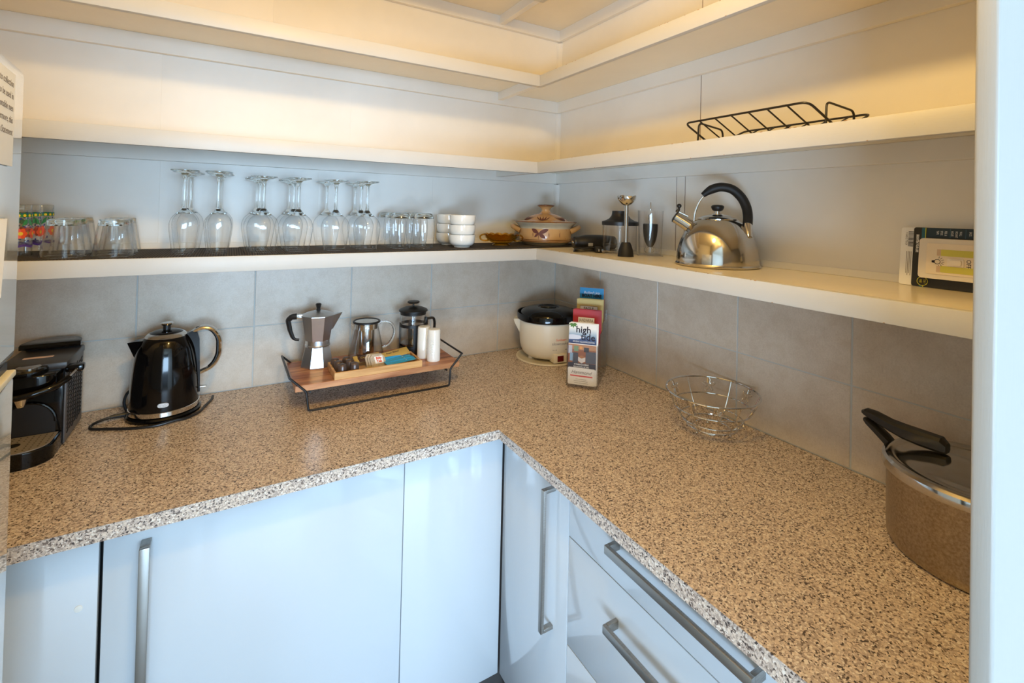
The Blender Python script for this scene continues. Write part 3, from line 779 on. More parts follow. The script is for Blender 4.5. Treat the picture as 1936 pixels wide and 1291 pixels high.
# chopper bowl
ch = thing('chopper_bowl', 'clear chopper bowl with flared black lid, behind the steel blending shaft', 'chopper', (-0.124, -0.524, S1))
G().lathe([(0.0, 0.002), (0.052, 0.002), (0.056, 0.0), (0.057, 0.006), (0.0545, 0.009), (0.0548, 0.092), (0.053, 0.092), (0.0528, 0.011), (0, 0.010)], 48).done('bowl', M['acrylic'], ch)
G().lathe([(0, 0.011), (0.006, 0.012), (0.0055, 0.065), (0.0035, 0.08), (0, 0.081)], 20).done('spindle', M['acrylic'], ch)
G().lathe([(0.057, 0.091), (0.0575, 0.102), (0.056, 0.1035), (0.045, 0.1065), (0.034, 0.113), (0.0275, 0.122), (0.0255, 0.131), (0.0255, 0.137), (0.022, 0.1375), (0.020, 0.131), (0, 0.131)], 48).done('lid', M['black'], ch)
for a in (0.4, 2.6):
    g = G(); g.T = Matrix.Translation((0, 0, 0.030)) @ Matrix.Rotation(a, 4, 'Z'); g.box(0.005, 0.046, -0.004, 0.004, 0, 0.0012); g.done('blade', M['steel'], ch)

# blending shaft
bs = thing('blending_shaft', 'steel blending shaft standing upside down on its black collar', 'blender', (-0.172, -0.603, S1))
G().lathe(smooth2([(0, 0.0), (0.0225, 0.0), (0.0237, 0.002), (0.0215, 0.018), (0.0165, 0.034), (0.0125, 0.0425)], 4)+[(0, 0.0425)], 36).done('collar', M['black_soft'], bs)
G().lathe([(0, 0.042), (0.0064, 0.042), (0.0064, 0.158), (0, 0.158)], 24).done('tube', M['steel'], bs)
g = G()
bp = [(0.0064, 0.154), (0.013, 0.157), (0.021, 0.1645), (0.0265, 0.174), (0.0283, 0.184)]
g.lathe(smooth2(bp, 4)+[(r-0.001, z) for r, z in smooth2(bp, 4)[::-1]], 64)
for v in g.bm.verts:
    a = math.atan2(v.co.y, v.co.x)
    if v.co.z > 0.168: v.co.z = 0.168+(v.co.z-0.168)*(0.25+0.75*abs(sin(2*a+0.9))**0.7)
g.done('bell_guard', M['chrome'], bs)
g = G(); g.T = Matrix.Translation((0, 0, 0.162)) @ Matrix.Rotation(0.5, 4, 'Z') @ Matrix.Rotation(0.25, 4, 'Y'); g.box(-0.016, 0.016, -0.003, 0.003, 0, 0.001, bev=0.0004); g.done('blade', M['steel'], bs)

# beaker with whisk drive inside
bk = thing('measuring_beaker', 'tall clear plastic beaker right of the blending shaft', 'beaker', (-0.078, -0.611, S1))
G().lathe([(0, 0.003), (0.034, 0.003), (0.036, 0.0), (0.0395, 0.0), (0.0395, 0.0025), (0.0345, 0.004), (0.0385, 0.137), (0.0395, 0.140), (0.0375, 0.140), (0.033, 0.006), (0, 0.005)], 48).done('body', M['acrylic'], bk)
wk = thing('whisk', 'whisk attachment with black cone collar standing inside the clear beaker', 'whisk', (-0.078, -0.611, S1+0.0055))
G().lathe(smooth2([(0, 0.022), (0.007, 0.0225), (0.014, 0.034), (0.0195, 0.052), (0.0222, 0.075), (0.0227, 0.093)], 4)+[(0.020, 0.094), (0, 0.094)], 32).done('collar', M['black'], wk)
G().lathe([(0, 0.094), (0.0045, 0.094), (0.0045, 0.106), (0.0075, 0.106), (0.0075, 0.122), (0.0045, 0.124), (0, 0.124)], 20).done('chuck', M['chrome'], wk)
G().lathe([(0, 0.12), (0.0014, 0.12), (0.0014, 0.160), (0, 0.162)], 10).done('drive_shaft', M['chrome'], wk)
for k in range(3):
    a = k*pi/3
    pts = smooth_path([(0.004*cos(a), 0.004*sin(a), 0.024), (0.017*cos(a), 0.017*sin(a), 0.016), (0.012*cos(a), 0.012*sin(a), 0.004), (-0.012*cos(a), -0.012*sin(a), 0.004), (-0.017*cos(a), -0.017*sin(a), 0.016), (-0.004*cos(a), -0.004*sin(a), 0.024)], 5)
    G().tube(pts, 0.0008, 6).done('whisk_wire', M['chrome'], wk)

# stovetop kettle
def stove_kettle():
    th = thing('stovetop_kettle', 'polished steel dome kettle with black arched handle and whistle spout', 'kettle', (-0.1085, -0.872, S1), radians(-54))
    body = [(0, 0.0), (0.098, 0.0), (0.1025, 0.002), (0.1035, 0.0045), (0.1015, 0.007), (0.1005, 0.009), (0.1, 0.025), (0.0975, 0.042), (0.0925, 0.060), (0.085, 0.078), (0.075, 0.094), (0.063, 0.109), (0.050, 0.1195)]
    G().lathe(body[:6]+smooth2(body[5:], 4)+[(0.049, 0.1195)], 96).done('body', M['steel'], th, ang=50)
    lid = G().lathe([(0.0505, 0.119), (0.0508, 0.1212)]+smooth2([(0.049, 0.1222), (0.038, 0.128), (0.022, 0.1325), (0.010, 0.134)], 4)+[(0.0, 0.134)], 64).done('lid', M['steel'], th)
    G().lathe([(0.012, 0.1325), (0.012, 0.135), (0.0072, 0.1355), (0.0072, 0.1415), (0, 0.1415)], 32).done('knob_neck', M['chrome'], lid)
    G().lathe(smooth2([(0.007, 0.1415), (0.012, 0.1435), (0.0152, 0.1495), (0.0158, 0.1535), (0.012, 0.1572), (0, 0.158)], 4), 32).done('knob', M['black'], lid)
    hp = [(-0.037, 0, 0.1825), (-0.024, 0, 0.193), (-0.010, 0, 0.2005), (0.009, 0, 0.2045), (0.034, 0, 0.1985), (0.055, 0, 0.179), (0.067, -0.004, 0.155), (0.0710, -0.012, 0.132), (0.0705, -0.022, 0.110)]
    hs = smooth_path(hp, 5); n = len(hs)
    G().tube(hs, [0.0065+0.0052*min(1, i/8) for i in range(n)], 16).done('handle_grip', M['black_soft'], th)
    g = G(); g.tube([(0.0706, -0.0215, 0.111), (0.0715, -0.029, 0.095), (0.0725, -0.037, 0.078)], [0.0100, 0.0098, 0.0085], 20).done('handle_sleeve', M['chrome'], th)
    G().tube(smooth_path([(-0.034, 0, 0.182), (-0.045, 0, 0.165), (-0.052, 0, 0.147), (-0.056, 0, 0.130), (-0.058, 0, 0.110)], 4), 0.0028, 10).done('handle_rod', M['chrome'], th)
    sp = G().tube([(-0.060, 0, 0.095), (-0.080, 0, 0.1085), (-0.104, 0, 0.1235)], [0.018, 0.0165, 0.0155], 28).done('spout', M['steel'], th)
    g = G(); d = Vector((-0.024, 0, 0.015)).normalized()
    g.tube([Vector((-0.1035, 0, 0.1232)), Vector((-0.1035, 0, 0.1232))+d*0.002, Vector((-0.1035, 0, 0.1232))+d*0.005], [0.0162, 0.0160, 0.011], 28).done('whistle_cap', M['black'], sp)
    G().tube([(-0.100, 0, 0.1365), (-0.0965, 0, 0.144), (-0.096, 0, 0.150)], [0.006, 0.0035, 0.003], 12).done('lever', M['black'], sp)
    g = G(); g.sphere((-0.0955, 0, 0.1535), 0.0062, 10).done('lever_ball', M['black'], sp)
    g = G(); g.tube([(-0.098, 0, 0.1385), (-0.072, 0, 0.1260)], 0.0035, 10).done('hinge', M['chrome'], sp)
stove_kettle()

# boxed switch light leaning on the wall
def pack():
    th = thing('light_package', 'black retail card holding a white battery light with OFF switch and yellow strips', 'package', (-0.034, -1.262, S1), 0)
    tilt = radians(6)
    def Q(u, v, w=0.0):   # u along -y, v up the card, w outwards (towards -x)
        return (v*sin(tilt)*1.0-w*cos(tilt), -u, v*cos(tilt)+w*sin(tilt)*0)
    def card(u0, u1, v0, v1, w, tk=0.0004, r=0.004):
        pts = []
        for cx, cy, a0 in ((u1-r, v1-r, 0), (u0+r, v1-r, pi/2), (u0+r, v0+r, pi), (u1-r, v0+r, 1.5*pi)):
            for k in range(4): a = a0+k*pi/6; pts.append((cx+r*cos(a), cy+r*sin(a)))
        g = G(); g.T = Matrix(((0, sin(tilt), -cos(tilt), 0), (-1, 0, 0, 0), (0, cos(tilt), 0, 0), (0, 0, 0, 1)))
        g.prism(pts, w, w+tk); return g
    MT = lambda u, v, w: frame(Q(u, v, w), (0, -1, 0), (sin(tilt), 0, cos(tilt)))
    MR = lambda u, v, w: frame(Q(u, v, w), (-sin(tilt), 0, -cos(tilt)), (0, -1, 0))
    blk = col('card black', 22, 22, 24, 0.35)
    card(-0.022, 0.07, 0.001, 0.116, -0.004).done('back_card', M['paper'], th)
    card(0.0, 0.185, 0.0005, 0.117, 0).done('front_card', blk, th)
    card(0.013, 0.0185, 0.0007, 0.1165, 0.0006, 0.0002, 0.0001).done('teal_stripe', col('teal', 20, 92, 110), th)
    card(0.0185, 0.0198, 0.0007, 0.1165, 0.0008, 0.0002, 0.0001).done('yellow_line', col('yel', 205, 200, 50), th)
    card(0.021, 0.185, 0.098, 0.1165, 0.0006, 0.0002, 0.0001).done('blue_panel', col('deep teal', 22, 50, 66), th)
    md = card(0.0155, 0.165, 0.020, 0.0965, 0.0008, 0.016, 0.006).done('lamp_body', col('white plastic', 226, 218, 206, 0.3), th)
    card(0.028, 0.150, 0.029, 0.0875, 0.0168, 0.0012, 0.002).done('face_plate', col('cream plate', 236, 222, 200, 0.3), md)
    yl = col('led yellow', 206, 200, 84, 0.4)
    for v0 in (0.0645, 0.0335):
        card(0.050, 0.13, v0, v0+0.012, 0.018, 0.0006, 0.001).done('led_strip', yl, md)
        card(0.044, 0.050, v0, v0+0.012, 0.018, 0.0006, 0.0005).done('led_end', col('tan end', 206, 178, 150), md)
    card(0.060, 0.084, 0.046, 0.0605, 0.018, 0.002, 0.002).done('switch_frame', col('switch white', 238, 228, 214, 0.3), md)
    card(0.0635, 0.081, 0.0485, 0.0580, 0.020, 0.004, 0.002).done('switch', col('switch white', 238, 228, 214, 0.3), md)
    text('lettering', 'OFF', 0.0095, M['print_dark'], md, MR(0.090, 0.0525, 0.0181))
    text('lettering', 'BRIGHTEN YOUR LIFE', 0.0058, M['print_white'], th, MR(0.0065, 0.085, 0.0005), squash=0.62, bold=0.0002)
    for u, ls in ((0.050, ('PEEL &', 'STICK', 'TAPE')), (0.072, ('WALL', 'MOUNT', 'HOLES')), (0.092, ('MAGNETIC', 'BACK')), (0.106, ('INSTALL',))):
        for i, s_ in enumerate(ls): text('lettering', s_, 0.0052, M['print_white'], th, MR(u-i*0.0062, 0.1115, 0.0009), squash=0.62, align='LEFT')
    for u in (0.0565, 0.079, 0.0965): card(u, u+0.0006, 0.0985, 0.1160, 0.0009, 0.0001, 0.0001).done('divider', col('divider', 70, 110, 130), th)
    # bulb icon
    g = G()
    for k in range(12):
        a, b = 2*pi*k/12, 2*pi*(k+1)/12
        p = [(0.045+0.0050*cos(a), 0.053+0.0050*sin(a)), (0.045+0.0050*cos(b), 0.053+0.0050*sin(b)), (0.045+0.0040*cos(b), 0.053+0.0040*sin(b)), (0.045+0.0040*cos(a), 0.053+0.0040*sin(a))]
        g.poly([Q(u, v, 0.0182) for u, v in p])
    for k in range(-3, 4):
        a = k*0.42
        d = Vector((cos(a), sin(a))); nrm = Vector((-sin(a), cos(a)))*0.0004
        p0, p1 = d*0.0065, d*0.0105
        g.poly([Q(0.045+q.x, 0.053+q.y, 0.0182) for q in (p0-nrm, p1-nrm, p1+nrm, p0+nrm)])
    g.poly([Q(u, v, 0.0182) for u, v in ((0.0365, 0.051), (0.0405, 0.0505), (0.0405, 0.0555), (0.0365, 0.055))])
    g.done('bulb_symbol', M['print_dark'], md, False, recalc=False)
    # TRY ME badge
    g = G()
    def disc(cu, cv, r, w, name, mat, par):
        g = G(); g.T = Matrix.Translation(Q(cu, cv, w)) @ Matrix(((0, sin(tilt), -cos(tilt), 0), (-1, 0, 0, 0), (0, cos(tilt), 0, 0), (0, 0, 0, 1)))
        g.lathe([(0, 0), (r, 0), (r, 0.0002), (0, 0.0002)], 28); g.done(name, mat, par)
    disc(0.0180, 0.0115, 0.0088, 0.001, 'badge', col('yel', 205, 200, 50), th)
    disc(0.0180, 0.0115, 0.0078, 0.0012, 'badge_centre', blk, th)
    text('lettering', 'TRY', 0.0058, col('yel', 205, 200, 50), th, MR(0.0212, 0.0115, 0.0015), squash=0.8)
    text('lettering', 'ME!', 0.0058, col('yel', 205, 200, 50), th, MR(0.0152, 0.0115, 0.0015), squash=0.8)
    # barcode
    g = G(); rn = random.Random(5); v = 0.078
    while v < 0.108:
        h = rn.choice((0.0004, 0.0008, 0.0012)); g.poly([Q(u, vv, -0.0034) for u, vv in ((-0.010, v), (-0.0015, v), (-0.0015, v+h), (-0.010, v+h))]); v += h+rn.choice((0.0005, 0.0009))
    g.done('barcode', M['print_dark'], th, False, recalc=False)
    for i, (u, n_) in enumerate(((-0.013, 0), )): text('lettering', '9 340012 770129', 0.0048, M['print_grey'], th, MR(-0.013, 0.093, -0.0034), squash=0.75)
    g = G()
    for i in range(4):
        u = -0.0045-0.0024*i; g.poly([Q(a, b, -0.0034) for a, b in ((u, 0.020+0.004*(i % 2)), (u+0.0009, 0.020+0.004*(i % 2)), (u+0.0009, 0.068), (u, 0.068))])
    g.done('small_print', M['print_grey'], th, False, recalc=False)
pack()

# wire rack on the middle shelf
def wire_rack():
    th = thing('wire_rack', 'black V-shaped wire roasting rack on the middle shelf', 'rack', (0, 0, S2))
    za = 1.687-S2; ya0, ya1 = -0.868, -1.165
    zb = 1.681-S2; yb0, yb1 = -0.905, -1.195
    xa, xb, xv = -0.235, -0.050, -0.150
    R = 0.0021; zv = 0.010
    A = fillet([(xa, ya0, za), (xa, ya1, za), (xv-0.012, ya1-0.02, zv), (xv-0.012, ya0-0.02, zv)], 0.016, 5, True)
    G().tube(A, R*1.15, 8, True).done('side_frame', M['black_wire'], th)
    B = fillet([(xb, yb0, zb), (xb, yb1, zb), (xv+0.012, yb1+0.01, zv), (xv+0.012, yb0+0.01, zv)], 0.016, 5, True)
    G().tube(B, R*1.15, 8, True).done('side_frame', M['black_wire'], th)
    for k in range(1, 7):
        f = k/7
        y = ya0+(ya1-ya0)*f
        G().tube([(xa, y, za), (xv-0.012, y-0.02, zv)], R*0.9, 6).done('cross_wire', M['black_wire'], th)
        y = yb0+(yb1-yb0)*f
        G().tube([(xb, y, zb), (xv+0.012, y+0.01, zv)], R*0.9, 6).done('cross_wire', M['black_wire'], th)
    for k in range(5):
        y = -0.90-0.065*k
        G().tube([(xv-0.014, y, zv), (xv+0.014, y, zv)], R*0.9, 6).done('link_wire', M['black_wire'], th)
    for (x0, x1, y, zt0, zt1, dy) in ((-0.245, -0.150, -0.915, 0.052, 0.044, 0.0), (-0.17, -0.075, -1.165, 0.068, 0.058, -0.01)):
        p = fillet([(x0, y, 0.0025), (x0+0.003, y, zt0), (x1-0.003, y+dy, zt1), (x1, y+dy, 0.0025)], 0.012, 5)
        G().tube(p, R*1.1, 8).done('support_arch', M['black_wire'], th)
wire_rack()

# ================================================================== WORKTOP THINGS
def electric_kettle():
    th = thing('electric_kettle', 'gloss black electric kettle with chrome handle and lid ring', 'kettle', (-1.337, -0.094, ZC), 0)
    G().lathe([(0, 0), (0.080, 0), (0.083, 0.003), (0.083, 0.008), (0.079, 0.012), (0, 0.012)], 64).done('power_base', M['black_gloss'], th)
    G().lathe([(0.0, 0.013), (0.0765, 0.013), (0.0785, 0.015), (0.0778, 0.025), (0.0765, 0.026), (0, 0.026)], 64).done('base_band', M['chrome'], th)
    G().lathe([(0.0765, 0.0262)]+smooth2([(0.0765, 0.03), (0.0752, 0.065), (0.0725, 0.105), (0.0685, 0.145), (0.062, 0.176), (0.053, 0.197), (0.046, 0.206)], 4), 72).done('body', M['black_gloss'], th)
    G().lathe(smooth2([(0.0475, 0.2045), (0.043, 0.2105), (0.037, 0.214)], 3), 64).done('lid_ring', M['chrome'], th)
    lid = G().lathe(smooth2([(0.037, 0.2142), (0.028, 0.2185), (0.014, 0.221), (0, 0.2215)], 3), 48).done('lid', M['black_gloss'], th)
    G().lathe([(0.0085, 0.221), (0.0085, 0.234), (0, 0.234)], 24).done('knob_stem', M['black'], lid)
    G().lathe([(0, 0.233), (0.0135, 0.2338), (0.0148, 0.2365), (0.0135, 0.239), (0, 0.2395)], 32).done('knob', M['chrome'], lid)
    # spout
    g = G()
    a0 = [(-0.046, -0.020, 0.196), (-0.046, 0.020, 0.196), (-0.078, 0.0, 0.193)]
    V = {}
    pts = [(-0.044, -0.021, 0.200), (-0.044, 0.021, 0.200), (-0.066, -0.010, 0.1975), (-0.066, 0.010, 0.1975), (-0.083, 0, 0.1935), (-0.058, -0.012, 0.150), (-0.058, 0.012, 0.150), (-0.066, 0, 0.150), (-0.040, -0.018, 0.155), (-0.040, 0.018, 0.155)]
    vs = [g._v(p) for p in pts]
    for f in ((0, 2, 3, 1), (2, 4, 3), (2, 5, 7, 4), (4, 7, 6, 3), (0, 8, 5, 2), (1, 3, 6, 9), (5, 8, 9, 6, 7), (0, 1, 9, 8)): g.bm.faces.new([vs[i] for i in f])
    g.done('spout', M['black_gloss'], th, ang=20)
    # handle
    hp = fillet([(0.050, 0, 0.200), (0.074, 0, 0.219), (0.104, 0, 0.214), (0.123, 0, 0.186), (0.123, 0, 0.138), (0.108, 0, 0.108), (0.074, 0, 0.094)], 0.022, 6)
    h = G(); h.tube(hp, 0.0062, 12); 
    for v in h.bm.verts: v.co.y *= 1.7
    hd = h.done('handle', M['chrome'], th)
    hp2 = [Vector((p[0]-0.0045, 0, p[2])) for p in hp[3:-3]]
    h = G(); h.tube(hp2, 0.0055, 10)
    for v in h.bm.verts: v.co.y *= 1.35
    h.done('grip_insert', M['black'], hd)
    g = G(); g.T = Matrix(((1, 0, 0, 0), (0, 0, 1, 0), (0, 1, 0, 0), (0, 0, 0, 1)))
    g.prism([(0.040, 0.204), (0.056, 0.212), (0.070, 0.206), (0.0745, 0.19), (0.0775, 0.10), (0.0790, 0.045), (0.070, 0.045), (0.050, 0.15)], -0.011, 0.011); g.done('handle_mount', M['black_gloss'], th, ang=30)
    g = G(); g.box(0.070, 0.094, -0.0085, 0.0085, 0.054, 0.058, bev=0.0018); o = g.done('power_switch', M['chrome'], th); 
    # badge facing the camera
    a = radians(-87)
    g = G(); pts = []
    for k in range(24):
        t_ = 2*pi*k/24; x = 0.0125*(abs(cos(t_))**0.6)*(1 if cos(t_) >= 0 else -1); z = 0.0062*(abs(sin(t_))**0.8)*(1 if sin(t_) >= 0 else -1)
        pts.append((x, z))
    inn = [g._v((0.0768*cos(a+x/0.0768), 0.0768*sin(a+x/0.0768), 0.045+z)) for x, z in pts]
    out = [g._v((0.0785*cos(a+x*0.92/0.0768), 0.0785*sin(a+x*0.92/0.0768), 0.045+z*0.9)) for x, z in pts]
    for i in range(24): g.bm.faces.new((inn[i], inn[(i+1) % 24], out[(i+1) % 24], out[i]))
    g.bm.faces.new(out); g.done('badge', M['chrome'], th)
    cord = smooth_path([(-0.074, 0.010, 0.006), (-0.090, 0.004, 0.010), (-0.118, -0.002, 0.008), (-0.142, -0.020, 0.0045), (-0.140, -0.046, 0.0035), (-0.110, -0.062, 0.0035), (-0.060, -0.085, 0.0035), (-0.010, -0.096, 0.0035), (0.030, -0.088, 0.006), (0.055, -0.078, 0.0035), (0.080, -0.050, 0.0035), (0.092, -0.01, 0.0035), (0.105, 0.03, 0.0035), (0.108, 0.06, 0.0035)], 6)
    G().tube(cord, 0.0034, 8).done('cord', M['black'], th)
    G().tube([(-0.076, 0.009, 0.007), (-0.112, -0.001, 0.009)], [0.0065, 0.0045], 10).done('cord_strain_relief', M['black'], th)
    G().tube(smooth_path([(-0.082, 0.03, 0.004), (-0.090, 0.035, 0.03), (-0.082, 0.04, 0.055), (-0.066, 0.058, 0.05), (-0.055, 0.07, 0.004)], 5), 0.0034, 8).done('cord_loop', M['black'], th)
electric_kettle()

def capsule_machine():
    # local: origin at right front corner of the body footprint, x to the left negative
    th = thing('capsule_coffee_machine', 'black capsule coffee machine with perforated grey side, by the fridge', 'coffee machine', (-1.512, -0.205, ZC))
    Wd = 0.112
    G().box(-Wd, -0.004, 0.0, 0.150, 0.004, 0.176, bev=0.004).done('body', M['black_gloss'], th)
    # top, slightly sloping
    g = G(); g.box(-Wd-0.002, 0.002, -0.004, 0.152, 0.176, 0.192, bev=0.003)
    g.done('top_cover', M['graphite'], th)
    sp_ = G(); sp_.box(-0.004, 0.0, 0.004, 0.150, 0.004, 0.190, bev=0.0015); side = sp_.done('side_panel', M['graphite_panel'], th)
    # ribs of the perforated side
    for r_ in range(15):
        for c_ in range(6):
            y = 0.016+0.021*c_; z = 0.022+0.0095*r_+0.004*(c_ % 2)
            g = G(); g.tube([(0.0004, y, z), (0.0004, y+0.014, z+0.0075)], 0.0012, 5); o = g.done('vent_rib', M['black'], side)
    for y in (0.01, 0.14):
        for x in (-0.1, -0.016): G().box(x, x+0.012, y-0.004, y+0.006, 0, 0.0045).done('foot', M['black'], th, False)
    # water tank with round-backed lid behind
    n = 20
    arc = lambda R, z0, z1, cy: [(-0.056+R*cos(pi*k/n), cy+0.068*sin(pi*k/n)) for k in range(n+1)]
    G().prism([(x, max(y, 0.1505)) for x, y in arc(0.052, 0, 0, 0.124)], 0.006, 0.198).done('water_tank', M['graphite'], th)
    G().prism(arc(0.056, 0, 0, 0.124)+[(-0.112, 0.118), (0.0, 0.118)], 0.198, 0.210, bev=0.003).done('tank_lid', M['black_gloss'], th)
    # head block and button
    G().prism([(-Wd, 0.008), (-Wd, -0.030)]+[(-0.058+0.05*cos(a), -0.030-0.022*sin(a)) for a in [pi-k*pi/10 for k in range(11)]]+[(-0.004, 0.008)], 0.138, 0.178, bev=0.004).done('brew_head', M['black_gloss'], th)
    bt = G(); bt.T = Matrix.Translation((-0.062, -0.010, 0.178)); bt.lathe([(0.034, -0.004), (0.034, 0.006), (0.031, 0.010), (0, 0.010)], 40); hd_ = bt.done('button_collar', M['black_gloss'], th)
    bt = G(); bt.T = Matrix.Translation((-0.060, -0.012, 0.188)); bt.lathe([(0.0, 0), (0.0205, 0), (0.0205, 0.0025), (0.018, 0.0035), (0, 0.003)], 36); bt.done('power_button', M['steel'], hd_)
    G().box(-0.088, -0.036, 0.052, 0.066, 0.1918, 0.1923).done('sticker', col('pink label', 222, 190, 176), th)
    # lever
    lv_ = smooth_path([(-0.14, -0.030, 0.142), (-0.115, -0.062, 0.140), (-0.060, -0.074, 0.143), (-0.010, -0.060, 0.152), (0.012, -0.034, 0.163)], 6)
    h = G(); h.tube(lv_, 0.0065, 12)
    lev = h.done('lever', M['black_gloss'], th)
    G().tube([(0.010, -0.036, 0.162), (0.020, 0.0, 0.173)], 0.0035, 10).done('lever_rod', M['chrome'], lev)
    G().box(-0.002, 0.030, -0.006, 0.020, 0.166, 0.182, bev=0.004).done('lever_hinge', M['black_gloss'], lev)
    # spout and cup recess
    g = G(); g.T = Matrix.Translation((-0.066, -0.030, 0.110)); g.lathe([(0.006, 0), (0.010, 0.012), (0.013, 0.028), (0, 0.028)], 20); g.done('coffee_spout', M['chrome'], th)
    pts = [(-0.062+0.046*cos(k*pi/14), 0.020+0.085+0.0*k, 0) for k in range(15)]
    arch = [(-0.062+0.047*cos(k*pi/16), 0.060+0.047*sin(k*pi/16)) for k in range(17)]
    g = G(); g.tube([(x, -0.002, z) for x, z in arch]+[(-0.109, -0.002, 0.03)], 0.003, 8); 
    g.done('recess_arch', M['black_gloss'], th)
    g = G(); g.poly([(x, -0.0015, z) for x, z in arch]+[(-0.109, -0.0015, 0.03), (-0.015, -0.0015, 0.03)]); g.done('recess_panel', M['black'], th, False)
    # drip tray
    tray = [(-Wd, 0.0)]+[(-0.058+0.054*cos(a), -0.055-0.045*sin(a)) for a in [pi-k*pi/16 for k in range(17)]]+[(-0.004, 0.0)]
    tr_ = G().prism(tray, 0.001, 0.034, bev=0.003).done('drip_tray', M['black_gloss'], th)
    gr_ = [(x*0.9-0.0058, y*0.92-0.004) for x, y in tray]
    gg = G().prism(gr_, 0.0342, 0.0356).done('drip_grid', plain('drip grid metal', srgb(176, 164, 148), 0.45, 0.5, var=0.0), tr_)
    g = G()
    for i in range(9):
        for j in range(8):
            x = -0.100+0.0105*i; y = -0.012-0.010*j
            if (x+0.058)**2/0.045**2+(min(y+0.05, 0))**2/0.038**2 < 1 and not (abs(x+0.07) < 0.016 and abs(y+0.05) < 0.014):
                g.T = Matrix.Translation((x, y, 0.0355)); g.lathe([(0, 0), (0.0016, 0), (0.0016, 0.0004), (0, 0.0004)], 6)
    g.T = Matrix.Translation((-0.070, -0.050, 0.0355)); g.lathe([(0, 0), (0.011, 0), (0.011, 0.0004), (0, 0.0004)], 20)
    g.done('grid_holes', M['black'], gg)
capsule_machine()

# wooden riser
ZB = 0.972
def riser():
    th = thing('serving_riser', 'acacia wood tray board raised on a black wire frame with flared handles', 'tray', (-0.795, -0.150, ZC))
    yo = 0.150; xo = 0.795
    L, Rr, F, Bk = -1.037+xo, -0.556+xo, -0.262+yo, -0.036+yo
    n = 4; w_ = (Bk-F)/n
    for i in range(n):
        G().box(L, Rr, F+w_*i+0.0001, F+w_*(i+1)-0.0001, 0.0555, ZB-ZC, bev=0.0006, seg=1).done('plank', M['acacia_pale'] if i in (0, 2) else M['acacia'], th)
    r = 0.0030
    for s_, y in ((0, F-0.0035), (1, Bk+0.0035)):
        sg = -1 if s_ == 0 else 1
        yt = -0.262+yo if s_ == 0 else -0.045+yo
        p = [(-1.052+xo, yt, 0.0965), (-1.010+xo, y, 0.0545), (-1.003+xo, y-0.002*(-sg) , r), (-0.592+xo, y-0.002*(-sg), r), (-0.588+xo, y, 0.0545), (-0.548+xo, yt, 0.0965)]
        G().tube(fillet(p, 0.006, 4), r, 10).done('wire_leg', M['black_wire'], th)
    for x in (-1.052+xo, -0.548+xo):
        G().tube([(x, -0.262+yo-0.002, 0.0965), (x, -0.045+yo+0.002, 0.0965)], r, 10).done('handle', M['black_wire'], th)
    for x in (-1.0+xo, -0.6+xo):
        G().tube([(x, F-0.002, 0.0545-r), (x, Bk+0.002, 0.0545-r)], r, 8).done('cross_bar', M['black_wire'], th)
riser()

def moka():
    th = thing('moka_pot', 'octagonal aluminium stovetop coffee maker with black handle on the riser', 'coffee maker', (-0.959, -0.098, ZB), radians(-8.6))
    def octa(prof, mat, name, par=th, ang=20, off=pi/8):
        g = G(); g.T = Matrix.Rotation(off, 4, 'Z'); g.lathe(prof, 8); return g.done(name, mat, par, ang=ang)
    octa([(0, 0), (0.047, 0), (0.0485, 0.003), (0.0375, 0.058), (0.036, 0.062), (0, 0.062)], M['alu'], 'boiler')
    G().lathe([(0, 0.060), (0.0355, 0.060), (0.036, 0.064), (0.0345, 0.066), (0.0345, 0.080), (0, 0.080)], 40).done('collar', M['alu'], th)
    top = octa([(0, 0.079), (0.0365, 0.079), (0.0375, 0.082), (0.0475, 0.150), (0.0485, 0.1525), (0.0, 0.1525)], M['alu'], 'upper_chamber')
    lid = octa([(0.049, 0.1527), (0.049, 0.155), (0.030, 0.163), (0.010, 0.168), (0, 0.168)], M['alu'], 'lid')
    G().lathe([(0, 0.166), (0.007, 0.166), (0.0055, 0.174), (0.0085, 0.186), (0.0065, 0.189), (0, 0.190)], 8).done('knob', M['black'], lid, ang=20)
    g = G(); pts = [(0.036, -0.020, 0.1525), (0.036, 0.020, 0.1525), (0.070, 0, 0.158), (0.036, -0.012, 0.108), (0.036, 0.012, 0.108), (0.043, 0, 0.108)]
    vs = [g._v(p) for p in pts]
    for f in ((0, 2, 1), (0, 3, 5, 2), (2, 5, 4, 1), (3, 4, 5), (0, 1, 4, 3)): g.bm.faces.new([vs[i] for i in f])
    g.done('spout', M['alu'], top, ang=20)
    G().box(-0.064, -0.044, -0.006, 0.006, 0.146, 0.158, bev=0.001).done('handle_bracket', M['chrome'], th)
    hp = [(-0.060, 0, 0.152), (-0.074, 0, 0.1515), (-0.084, 0, 0.142), (-0.078, 0, 0.112), (-0.070, 0, 0.090), (-0.064, 0, 0.083), (-0.052, 0, 0.081)]
    hs = fillet(hp, 0.004, 3)
    g = G(); n_ = len(hs); g.tube(hs, [0.0092-0.0058*i/n_ for i in range(n_)], 8)
    g.done('handle', M['black'], th)
moka()

